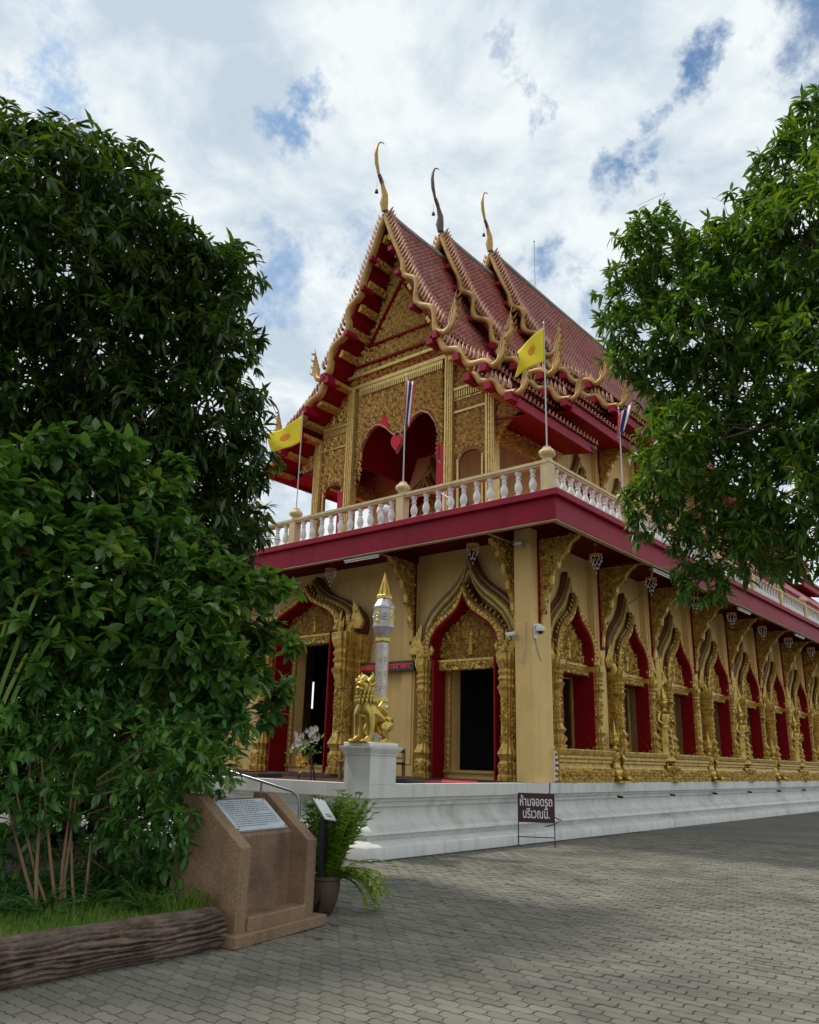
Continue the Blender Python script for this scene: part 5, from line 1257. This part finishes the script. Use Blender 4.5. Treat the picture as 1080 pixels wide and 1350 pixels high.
# ------------------------------------------------------------------ forecourt objects
def text_mesh(body, size, ext=.002):
    c = bpy.data.curves.new('lettering', 'FONT'); c.body = body; c.size = size; c.extrude = ext; c.align_x = 'CENTER'; c.offset = size * .012
    o = bpy.data.objects.new('lettering', c); COL.objects.link(o); dg = bpy.context.evaluated_depsgraph_get()
    me = bpy.data.meshes.new_from_object(o.evaluated_get(dg)); bpy.data.objects.remove(o); return me
sa, sb = hit(684, 1114, 2, 0), hit(732, 1116, 2, 0)
ang = math.atan2(sb[1] - sa[1], sb[0] - sa[0]); wd = float(np.linalg.norm(sb - sa))
t = thing('no_parking_sign', 'dark maroon sign board with white Thai handwriting on a thin metal stand', 'sign', tuple((sa + sb) / 2), ang)
mb = MB(); h = wd / 2
for s in (-1, 1):
    mb.tube([(s * h, 0, .03), (s * h, 0, 1.0)], .012, 6); mb.tube([(s * h, -.16, .015), (s * h, .16, .015)], .012, 6)
mb.tube([(-h, 0, .16), (h, 0, .16)], .010, 6); mb.tube([(-h, 0, 1.0), (h, 0, 1.0)], .010, 6); mb.build('stand', M['black'], t)
mb = MB(); mb.box(-h + .01, h - .01, -.012, .0, .44, 1.0); mb.build('board', M['signred'], t)
for k, (s_, z) in enumerate((('ห้ามจอดรถ', .76), ('บริเวณนี้.', .525))):
    me = text_mesh(s_, .215 if k == 0 else .225); xs = [v.co.x for v in me.vertices]; w0 = max(xs) - min(xs); f = (wd * (.90 if k == 0 else .74)) / w0
    me.transform(Matrix.Diagonal((f, 1.15, 1, 1))); me.materials.append(M['fwhite']); o = link('sign_lettering', me, t); o.location = (-(max(xs) + min(xs)) / 2 * f, -.0145, z); o.rotation_euler = (R(90), 0, 0)

# terrazzo information stone
SA = R(11)
t = thing('information_stone', 'brown terrazzo lectern stone with a grey engraved plaque beside the log kerb', 'monument', (-6.16, 5.13, 0), R(90) + SA)
# local: x along the front (away from camera to the right), -y outward to the viewer
Lw = 1.20; D_ = .80
def cheek(mb, xa, xb): 
    P = [(0, 0), (0, .80), (.56, 1.225), (.74, 1.235), (.86, .0)]
    mb.prism(P, lambda a, b, q: (q, a, b), xa, xb)
for xa, xb in ((0, .15), (1.04, 1.20)):
    mb = MB(); cheek(mb, xa, xb); mb.build('side_cheek', M['stone'], t, bevel=.006)
mb = MB(); mb.prism([(.20, .0), (.20, .87), (.585, 1.175), (.70, 1.175), (.80, 0)], lambda a, b, q: (q, a, b), .15, 1.04); mb.build('centre_panel', M['stone'], t, bevel=.006)
mb = MB(); mb.box(.152, 1.038, -.03, .20, .09, .21); mb.build('ledge', M['stone'], t, bevel=.01)
mb = MB(); mb.box(-.10, 1.30, -.10, 1.0, 0, .098); mb.build('base_slab', M['stone'], t, bevel=.007)
mb = MB(); 
pn = np.array([0, -.33, .435]); pn /= np.linalg.norm(pn); a0 = np.array([.20, .235, .90]); ux_ = np.array([.78, 0, 0]); uy_ = np.array([0, .325, .257])
V = [a0, a0 + ux_, a0 + ux_ + uy_, a0 + uy_]; mb.add([v + pn * .002 for v in V] + [v + pn * .022 for v in V], [(3, 2, 1, 0), (4, 5, 6, 7), (0, 1, 5, 4), (1, 2, 6, 5), (2, 3, 7, 6), (3, 0, 4, 7)]); pq = mb.build('plaque', M['plaque'], t)
mb = MB(); rs = np.random.RandomState(5)
for r_ in range(13):
    v = .93 - r_ * .067; x = .07 + (.16 if r_ == 0 else 0)
    end = .93 - (.16 if r_ == 0 else (.3 if r_ in (6, 12) else 0))
    while x < end:
        w = rs.uniform(.02, .07)
        p = [a0 + ux_ * x + uy_ * v, a0 + ux_ * min(end, x + w) + uy_ * v, a0 + ux_ * min(end, x + w) + uy_ * (v + .022), a0 + ux_ * x + uy_ * (v + .022)]; mb.add([q + pn * .0235 for q in p], [(0, 1, 2, 3)]); x += w + .014
mb.build('engraved_lines', M['ink'], pq)
mb = MB()
for a, b in ((.03, .04), (.97, .04), (.03, .96), (.97, .96)): c = a0 + ux_ * a + uy_ * b; mb.tube([c + pn * .02, c + pn * .034], .010, 8)
mb.build('screws', M['steel'], pq)

# small card on a black post, handrail
t = thing('card_post', 'white tilted card on a black post behind the information stone', 'sign', tuple(hit(421, 1206, 2, 0)))
mb = MB(); mb.box(-.03, .03, -.03, .03, 0, .98); mb.lathe([(.12, 0), (.12, .02), (.03, .03)]); mb.build('post', M['black'], t)
mb = MB(); e1 = np.array([.17, .11, -.0]); e1 = e1 / np.linalg.norm(e1) * .105; e2 = np.array([.05, -.05, .135]) * -1
c0 = np.array([0, 0, 1.05]); e1 = np.array([-.02, .105, -.015]); e2 = np.array([-.075, -.03, .105])
n_ = np.cross(e1, e2); n_ /= np.linalg.norm(n_)
V = [c0 - e1 - e2, c0 + e1 - e2, c0 + e1 + e2, c0 - e1 + e2]; mb.add([v - n_ * .006 for v in V] + [v + n_ * .006 for v in V], [(3, 2, 1, 0), (4, 5, 6, 7), (0, 1, 5, 4), (1, 2, 6, 5), (2, 3, 7, 6), (3, 0, 4, 7)]); cdn = mb.build('card', M['white'], t)
mb = MB()
for k in range(3): 
    c = c0 + e2 * (.9 - .0) + e1 * (-.7 + .7 * k); mb.tube([c, c + e2 * .35 + n_ * .02], .008, 5)
for f_ in (-.55, -.72): 
    a = c0 + e2 * f_ - e1 * .6; b_ = c0 + e2 * f_ + e1 * .5; mb.add([a + n_ * .007, b_ + n_ * .007, b_ + n_ * .007 + e2 * .08, a + n_ * .007 + e2 * .08], [(0, 1, 2, 3)])
mb.build('clips_and_lines', M['black'], cdn)
t = thing('handrail', 'bent stainless steel handrail behind the information stone', 'railing', (-11.6, 10.6, 0))
P = [hit(300, 1016, 1, 10.3), hit(345, 1030, 1, 10.45), hit(385, 1043, 1, 10.6), hit(393, 1050, 1, 10.62), hit(395, 1062, 1, 10.62)]
P.append(np.array([P[-1][0], P[-1][1], 0.0])); mb = MB(); mb.tube([p - np.array([-11.6, 10.6, 0]) for p in P], .028, 8); mb.build('top_tube', M['steel'], t, smooth=60)
p = P[1] - np.array([-11.6, 10.6, 0]); mb = MB(); mb.tube([p, (p[0], p[1], 0)], .022, 8); mb.build('upright', M['steel'], t, smooth=60)

# potted fern
PT = hit(424, 1203, 2, 0)
t = thing('potted_plant', 'bright green leafy plant in a brown pot right of the information stone', 'plant', tuple(PT))
mb = MB(); mb.lathe([(.10, 0), (.13, .02), (.17, .15), (.19, .28), (.185, .33), (.205, .34), (.205, .37), (.17, .37), (.16, .34), (0, .33)], n=18); mb.build('pot', M['pot'], t, smooth=50)
def blade(mb, p0, d, L_, w, droop, n=5):
    """arching strap leaf"""
    p = np.array(p0, float); d = np.array(d, float); d /= np.linalg.norm(d); s_ = np.cross(d, (0, 0, 1)); s_ /= (np.linalg.norm(s_) + 1e-6); V = []
    for i in range(n + 1):
        q = i / n; ww = w * math.sin(PI * min(1, .12 + q * .88)) ** .8; V += [p - s_ * ww, p + np.array([0, 0, -ww * .5]), p + s_ * ww]
        d = d + np.array([0, 0, -droop / n]); d /= np.linalg.norm(d); p = p + d * L_ / n
    mb.add(V, [(i * 3 + k, i * 3 + k + 1, i * 3 + k + 4, i * 3 + k + 3) for i in range(n) for k in (0, 1)])
def frond(mb, p0, d, L_, droop, rs, nl=9, ll=.14, lw=.012):
    p = np.array(p0, float); d = np.array(d, float); d /= np.linalg.norm(d); path = [p.copy()]
    for i in range(nl):
        d = d + np.array([0, 0, -droop / nl]); d /= np.linalg.norm(d); p = p + d * L_ / nl; path.append(p.copy())
        s_ = np.cross(d, (0, 0, 1)); s_ /= (np.linalg.norm(s_) + 1e-6)
        for k in (-1, 1): blade(mb, p, d * .7 + s_ * k + np.array([0, 0, .15]), ll * (1.1 - .5 * i / nl) * rs.uniform(.8, 1.2), lw, .5, 3)
    mb.tube(path, .005, 4)
rs = np.random.RandomState(8); mb = MB()
for k in range(120):
    a = rs.uniform(-.1, 3.3); e = rs.uniform(1.6, 6.5); frond(mb, (PT * 0 + np.array([.09 * math.cos(a), .09 * math.sin(a), .33])), (math.cos(a), math.sin(a), e), rs.uniform(.45, .92), rs.uniform(.1, .7), rs, 8, .12, .025)
for k in range(14):
    a = rs.uniform(.2, 1.3); frond(mb, (.1 * math.cos(a), .1 * math.sin(a), .34), (math.cos(a), math.sin(a), rs.uniform(.5, 1.3)), rs.uniform(.5, .75), rs.uniform(1.2, 2.4), rs, 9, .11, .022)
mb.build('foliage', M['leaffern'], t, kind='stuff')
# log kerb: bark-textured concrete log
def log_mesh():
    mb = MB(); n, m_ = 230, 132; rings = []
    for i in range(n + 1):
        y = 1.4 + (5.02 - 1.4) * i / n; ring = []
        for k in range(m_):
            a = 2 * PI * k / m_
            v = noise.noise(Vector((y * 1.1, math.cos(a) * 1.3, math.sin(a) * 1.3)))
            rg = abs(math.sin(a * 12.0 + 4.0 * noise.noise(Vector((y * 1.0, a * .9, 4))) + 2.2 * noise.noise(Vector((y * 3.4, a * 2, 9)))))
            fine_ = noise.noise(Vector((y * 7, math.cos(a) * 9, math.sin(a) * 9)))
            knot = .03 * math.exp(-(((y - 4.45) / .16) ** 2)) 
            r_ = 1 + .05 * v + .26 * (rg ** .6 - .75) + .035 * fine_ + knot
            ring.append((-6.33 + .20 * r_ * math.cos(a), y, .135 + .165 * r_ * math.sin(a)))
        rings.append(ring)
    mb.loft(rings); return mb
tag(log_mesh().build('log_kerb', M['log'], smooth=60), 'brown bark-textured log forming the kerb of the planting bed', 'log')
# planting bed
mb = MB(); n = 40
def bedz(x, y):
    return .20 + .05 * noise.noise(Vector((x * .8, y * .8, 0))) + .05 * min(1, max(0, (-6.4 - x)))
V = []; F = []
X_ = lin(-6.42, -12.5, 34); Y_ = lin(-1.0, 9.2, 50)
for j, y in enumerate(Y_):
    for i, x in enumerate(X_): V.append((x - (.0 if y < 5.1 else .9 + (y - 5.1) * .45), y, (bedz(x, y) if y < 5.1 else bedz(x, y) * max(0, min(1, (9 - y) / 2))) if 0 < i and y < 8.9 else -.05))
for j in range(len(Y_) - 1):
    for i in range(len(X_) - 1): a = j * len(X_) + i; F.append((a, a + 1, a + len(X_) + 1, a + len(X_)))
mb.add(V, F[::1]); struct('planting_bed', mb, M['soil'], smooth=179)
# lawn
rs = np.random.RandomState(4); N_ = 30000; mb = MB()
gx = -6.38 - rs.uniform(0, 1, N_) ** 1.6 * 3.2; gy = rs.uniform(1.2, 5.4, N_); ok = (gx < -6.42) | (rs.rand(N_) < .5); gx = gx[ok]; gy = gy[ok]
GV = np.array([(-.5, 0, 0), (.5, 0, 0), (.35, .35, .55), (-.35, .35, .55), (.0, 1.0, .95)]); GF = [(0, 1, 2, 3), (3, 2, 4)]; ms = []
for x, y in zip(gx, gy):
    a = rs.uniform(0, 2 * PI); h = rs.uniform(.05, .11) * (1.5 if x > -6.5 else 1) * (2.2 if y > 4.6 and x > -7.2 and rs.rand() < .4 else 1); w = .007; m = np.eye(4); ca, sa_ = math.cos(a), math.sin(a)
    m[:3, 0] = (ca * w, sa_ * w, 0); m[:3, 1] = (-sa_ * h * .5, ca * h * .5, 0); m[:3, 2] = (0, 0, h); m[:3, 3] = (x, y, bedz(x, y) - .01); ms.append(m)
mb.stamp(GV, GF, ms); o = mb.build('lawn_grass', M['grass'], kind='stuff'); tag(o, 'short green lawn grass on the planting bed behind the log', 'grass')
# litter: fallen leaves and stains on the pavement
mb = MB(); rs = np.random.RandomState(9)
for k in range(190):
    p = np.array([rs.uniform(-9, 0), rs.uniform(4, 17), .008]); a = rs.uniform(0, 2 * PI); d = np.array([math.cos(a), math.sin(a), 0]); s_ = np.array([-d[1], d[0], .2]); L_ = rs.uniform(.015, .06)
    mb.add([p, p + d * L_ * .5 + s_ * L_ * .2, p + d * L_, p + d * L_ * .5 - s_ * L_ * .2], [(0, 1, 2, 3)])
o = mb.build('leaf_litter', M['stem'], kind='stuff'); tag(o, 'scattered dry leaves on the grey pavers', 'leaves')

# ------------------------------------------------------------------ vegetation
def leaf_template(wid=.30, fold=.10, bend=.22, slim=False):
    V = [(0, 0, 0)]
    for t_, w in (((.28, .9), (.66, .9)) if slim else ((.16, .62), (.42, 1.0), (.74, .72))):
        zb = -bend * t_ * t_
        V += [(t_, -wid * .5 * w, zb + fold * w * .5), (t_, 0, zb), (t_, wid * .5 * w, zb + fold * w * .5)]
    V += [(1, 0, -bend)]
    if slim: return np.array(V, float), [(0, 2, 1), (0, 3, 2), (1, 2, 5, 4), (2, 3, 6, 5), (4, 5, 7), (5, 6, 7)]
    F = [(0, 2, 1), (0, 3, 2), (1, 2, 5, 4), (2, 3, 6, 5), (4, 5, 8, 7), (5, 6, 9, 8), (7, 8, 10), (8, 9, 10)]
    return np.array(V, float), F
def whorl_mats(C, A, n, L_, spread_, droop, rs):
    """leaves radiating round each twig tip; C centres (N,3), A twig axes"""
    N = len(C); C = np.repeat(C, n, 0); A = np.repeat(A, n, 0); A = A / np.linalg.norm(A, axis=1)[:, None]
    r_ = rs.normal(size=(N * n, 3)); r_ -= A * (r_ * A).sum(1)[:, None]; r_ /= np.linalg.norm(r_, axis=1)[:, None]
    sp_ = rs.uniform(spread_[0], spread_[1], N * n)[:, None]
    d = A * np.cos(sp_) + r_ * np.sin(sp_); d[:, 2] -= droop * rs.uniform(.4, 1.3, N * n); d /= np.linalg.norm(d, axis=1)[:, None]
    up = np.tile(np.array([0, 0, 1.0]), (N * n, 1)) + rs.normal(size=(N * n, 3)) * .35
    s_ = np.cross(up, d); s_ /= (np.linalg.norm(s_, axis=1)[:, None] + 1e-9); nn = np.cross(d, s_)
    LL = L_ * rs.uniform(.65, 1.2, N * n)[:, None]
    m = np.zeros((N * n, 4, 4)); m[:, 3, 3] = 1; m[:, :3, 0] = d * LL; m[:, :3, 1] = s_ * LL; m[:, :3, 2] = nn * LL
    m[:, :3, 3] = C - A * (rs.uniform(0, .5, N * n)[:, None] * L_ * .7); return m
def crown_points(blobs, dens, rs, shell=(.62, 1.05), bias=.35):
    """points near the surface of a union of uneven clumps"""
    out_c = []; out_a = []
    B = [(np.array(c), r_) for c, r_ in blobs]
    for bi, (c, r_) in enumerate(B):
        n = int(dens * 4 * PI * r_ * r_); d = rs.normal(size=(n, 3)); d[:, 2] += bias * .3; d /= np.linalg.norm(d, axis=1)[:, None]
        f = rs.uniform(shell[0], shell[1], n)
        lump = np.array([noise.noise(Vector((*(x * 2.3 + c * 1.3),))) for x in d]); f = f * (1 + .58 * lump)
        keep = lump > -.33
        p = c + d * (f * r_)[:, None]
        for bj, (c2, r2) in enumerate(B):
            if bj != bi: keep &= ~(np.linalg.norm(p - c2, axis=1) < r2 * .60)
        out_c.append(p[keep]); out_a.append((d + rs.normal(size=d.shape) * .35 + np.array([0, 0, bias]))[keep])
    return np.concatenate(out_c), np.concatenate(out_a)
def grow(t, mname, C, A, n, L_, spread_, droop, tmpl, rs, singles=150):
    base = np.array(t.location); ms = whorl_mats(C, A, n, L_, spread_, droop, rs)
    d = ms[:, :3, 3] - EYE; z = d @ FWD; px = 540 + FOC * (d @ RIGHT) / np.maximum(z, .1); py = 675 - FOC * (d @ UP) / np.maximum(z, .1)
    vis = (z > .5) & (px > 5) & (px < 1075) & (py > 5) & (py < 1345); idx = np.where(vis)[0]; idx = idx[np.argsort(z[idx])][:singles]
    ms[:, :3, 3] -= base; TV, TF = tmpl; tm = MB(); tm.add(TV, TF); lme = tm.mesh('leaf', M[mname], 179)
    for i in idx: o = link('leaf', lme, t); o.matrix_local = Matrix(ms[i].tolist())
    rest = np.ones(len(ms), bool); rest[idx] = False; mb = MB(); mb.stamp(TV, TF, ms[rest]); mb.build('foliage', M[mname], t, smooth=179, kind='stuff'); return len(ms)
def limbs(t, start, C, blobs, r0, rs, m='bark', ntw=120):
    base = np.array(t.location); tr = MB(); start = np.array(start, float) - base; cs = [np.array(c) - base for c, r_ in blobs]; ctr = np.mean(cs, 0)
    fork = np.array([start[0] * .4 + ctr[0] * .6, start[1] * .4 + ctr[1] * .6, start[2] + (ctr[2] - start[2]) * .8])
    P = [start, start + (fork - start) * .35 + np.array([.08, -.05, 0]), start + (fork - start) * .7 + np.array([-.06, .08, 0]), fork]
    tr.tube(P, [r0 * 1.25, r0, r0 * .85, r0 * .72], 10); tr.build('trunk', M[m], t, smooth=70)
    br_ = MB()
    for c in cs:
        md = (fork + c) / 2 + rs.normal(size=3) * .25 + np.array([0, 0, .2]); br_.tube([fork, md, c, c + (c - md) * .12], [r0 * .28, r0 * .18, r0 * .08, r0 * .03], 7)
    pick = rs.choice(len(C), min(ntw, len(C)), False)
    for i in pick:
        p = C[i] - base; j = int(np.argmin([np.linalg.norm(p - c) for c in cs])); c = cs[j]; md = (c + p) / 2 + rs.normal(size=3) * .10; br_.tube([c, md, p], [r0 * .10, r0 * .06, .006], 4)
    br_.build('branches', M[m], t, smooth=70)
def px_blobs(lst, dist, jit, rs):
    o = []
    for e in lst:
        px, py, rp = e[:3]; dd = e[3] if len(e) > 3 else dist + rs.uniform(-jit, jit)
        p = at(px, py, dd); z = (p - EYE) @ FWD; o.append((p, rp / FOC * z))
    return o
MANGO = leaf_template(.24, .08, .30, True); BROAD = leaf_template(.52, .10, .18); BUSH = leaf_template(.34, .08, .22, True)
rs = np.random.RandomState(21)
bl = px_blobs([(70, 235, 85), (20, 215, 70), (150, 270, 75), (-40, 330, 140), (60, 350, 120), (200, 330, 70), (255, 375, 70), (295, 365, 45), (120, 450, 110), (220, 440, 70), (290, 450, 50), (10, 500, 130), (180, 560, 90), (280, 545, 65), (310, 620, 48), (230, 640, 90), (90, 620, 120), (320, 690, 38), (-110, 450, 150), (-120, 620, 150), (265, 715, 60), (300, 740, 35)], 13.0, .9, rs)
t = thing('mango_tree', 'tall dark mango-like tree filling the upper left beside the temple', 'tree', (-12.2, 4.6, .1))
C, A = crown_points(bl, 26, rs); grow(t, 'leafdark', C, A, 9, .255, (.7, 1.7), .55, MANGO, rs, 160); limbs(t, (-12.2, 4.6, .1), C, bl, .24, rs, ntw=260)
rs = np.random.RandomState(22)
bl = px_blobs([(860, 320, 48), (830, 385, 42), (845, 450, 52), (900, 370, 62), (950, 330, 45), (990, 300, 50), (1035, 225, 45), (1075, 165, 42), (930, 430, 70), (1000, 400, 90), (1070, 320, 95), (870, 500, 42), (940, 520, 70), (1030, 520, 100), (1110, 450, 120), (880, 600, 48), (862, 660, 42), (930, 640, 75), (1010, 640, 85), (1090, 640, 95), (935, 715, 50), (925, 765, 32), (1000, 715, 45), (1075, 720, 45), (1160, 300, 120), (1180, 600, 150), (1170, 750, 60), (905, 560, 45)], 11.0, .7, rs)
t = thing('leaning_tree', 'dense green narrow-leaved tree hanging in from the right over the balcony', 'tree', (.6, 11.6, 0))
C, A = crown_points(bl, 34, rs); grow(t, 'leafright', C, A, 9, .185, (.6, 1.7), .35, MANGO, rs, 160); limbs(t, (.6, 11.6, 0), C, bl, .11, rs, ntw=220)
tw = MB()
for k in range(26):
    q = rs.randint(len(C)); 
    p = C[q]; dd = (p - EYE) @ FWD; px = 540 + FOC * ((p - EYE) @ RIGHT) / dd; py = 675 - FOC * ((p - EYE) @ UP) / dd
    a = A[q] / np.linalg.norm(A[q]); p = p - np.array([.6, 11.6, 0]); L_ = rs.uniform(.4, .8); m1 = p + a * L_ * .5 + rs.normal(size=3) * .09; tw.tube([p - a * .2, p, m1, m1 + a * L_ * .4 + rs.normal(size=3) * .18], [.005, .005, .003, .002], 4)
tw.build('bare_twigs', M['bark'], t, kind='stuff')
rs = np.random.RandomState(23)
bl = px_blobs([(40, 640, 55), (110, 650, 60), (190, 690, 62), (30, 730, 75), (120, 760, 80), (210, 770, 70), (280, 775, 46), (325, 785, 28), (352, 772, 20), (382, 778, 13), (245, 850, 66), (310, 850, 36), (350, 835, 20), (378, 850, 15), (335, 890, 24), (368, 905, 17), (352, 940, 17), (290, 920, 42), (150, 600, 34), (70, 590, 30), (235, 625, 28), (160, 860, 80), (50, 850, 80), (-60, 700, 90), (-60, 860, 90)], 9.4, .45, rs)
t = thing('broad_leaved_shrub', 'large shrub with broad glossy leaves reaching towards the main door at the left', 'shrub', (-8.2, 4.9, .2))
C, A = crown_points(bl, 46, rs, (.5, 1.15)); grow(t, 'leafbroad', C, A, 7, .18, (.7, 1.6), .25, BROAD, rs, 150); limbs(t, (-8.2, 4.9, .2), C, bl, .05, rs, 'bark', 160)
rs = np.random.RandomState(24)
bl = px_blobs([(20, 930, 65), (100, 950, 65), (180, 960, 65), (250, 985, 48), (290, 1010, 30), (30, 1010, 60), (110, 1020, 50), (200, 1030, 60), (235, 1080, 35), (60, 1070, 35), (170, 1090, 42), (-50, 990, 80), (300, 960, 38), (250, 1045, 40), (225, 1120, 38), (180, 1135, 36, 9.0), (140, 1110, 34, 9.2), (215, 1155, 30, 8.9), (10, 1120, 40, 9.3), (120, 1150, 30, 9.3)], 8.6, .45, rs)
t = thing('bushy_shrub', 'bushy shrub with small toothed leaves and tan stems rising from the lawn', 'shrub', (-7.9, 4.0, .2))
C, A = crown_points(bl, 50, rs, (.45, 1.12), bias=.2); grow(t, 'leafbush', C, A, 7, .13, (.6, 1.6), .2, BUSH, rs, 150)
st_ = MB(); b0 = np.array([-7.9, 4.0, .2])
for px, py, qx, qy in ((75, 1190, 30, 1080), (80, 1195, 60, 1060), (52, 1185, 52, 1080), (82, 1190, 92, 1070), (90, 1190, 95, 1090), (105, 1185, 94, 1110), (108, 1190, 118, 1130), (60, 1190, 20, 1100)):
    a = at(px, py, 8.35); b_ = at(qx, qy, 8.5); a[2] = .15; mdl = (a + b_) / 2 + rs.normal(size=3) * .03; st_.tube([a - b0, mdl - b0, b_ - b0, b_ + (b_ - mdl) * .8 - b0], [.019, .015, .012, .007], 6)
for i in rs.choice(len(C), 60, False):
    p = C[i] - b0; q = p * .55 + np.array([0, 0, .3]); st_.tube([q, (p + q) / 2 + rs.normal(size=3) * .04, p], [.010, .007, .004], 4)
st_.build('stems', M['stem'], t, smooth=60)
# low ferns and weeds along the lawn
rs = np.random.RandomState(26); mb = MB()
for k in range(60):
    p = at(rs.uniform(-20, 262), 1190, rs.uniform(8.2, 10.2)); p[2] = .2
    if p[1] > 5.0: p[0] -= .4
    for q in range(14): a = rs.uniform(0, 2 * PI); frond(mb, p, (math.cos(a), math.sin(a), rs.uniform(.8, 2.4)), rs.uniform(.2, .45), rs.uniform(.6, 1.4), rs, 6, .09, .010)
o = mb.build('ground_ferns', M['leafbush'], kind='stuff'); tag(o, 'low ferny undergrowth beneath the bushy shrub', 'ferns')
# strap-leaved plant at the left edge
t = thing('strap_leaf_plant', 'plant with long arching strap leaves at the left edge', 'plant', (-8.0, 3.3, .2)); mb = MB()
for px, py in ((75, 745), (40, 760), (100, 790), (20, 800), (55, 850)):
    p1 = at(px, py, 8.6) - np.array([-8.0, 3.3, .2]); p1[2] += .1; p0 = np.array([0, 0, .0]); n = 10; V = []; F = []
    sd_ = np.cross(p1 - p0, (0, 0, 1)); sd_ /= np.linalg.norm(sd_) + 1e-6
    for i in range(n + 1):
        q = i / n; p = p0 * (1 - q) + p1 * q + np.array([0, 0, math.sin(q * PI * .95) * .45]); p[2] = p[2] if q < .8 else p[2] - (q - .8) * 1.6; w = .022 * math.sin(PI * (.08 + .9 * q)) ** .6; V += [p - RIGHT * w, p + np.array([0, 0, -.008]), p + RIGHT * w]
    for i in range(n):
        for k in (0, 1): F.append((i * 3 + k, i * 3 + k + 1, i * 3 + k + 4, i * 3 + k + 3))
    m2 = MB(); m2.add(V, F); m2.build('leaf', M['leaffern'], t, smooth=179)
# darker shrubs behind, closing the view between the trees and the terrace
for i, (bls, seed, loc, lab) in enumerate((([(40, 800, 130), (150, 880, 110), (-60, 950, 130), (60, 1000, 100), (200, 960, 70)], 31, (-13.5, 4.5, 0), 'dark dense hedge shrub far behind the bushes at the left edge'),
                                           ([(240, 900, 60), (270, 960, 45), (210, 1020, 60), (140, 1050, 60), (60, 1080, 50)], 32, (-11.8, 6.2, 0), 'dark shrub behind the information stone'))):
    rs = np.random.RandomState(seed); bl = px_blobs(bls, (14.5, 12.2)[i], .5, rs)
    t = thing('background_shrub', lab, 'shrub', loc); C, A = crown_points(bl, 13, rs, (.3, 1.0)); grow(t, 'leafdark', C, A, 8, .27, (.7, 1.6), .3, BUSH, rs, 0); limbs(t, loc, C, bl, .06, rs, ntw=40)
bpy.context.view_layer.update()
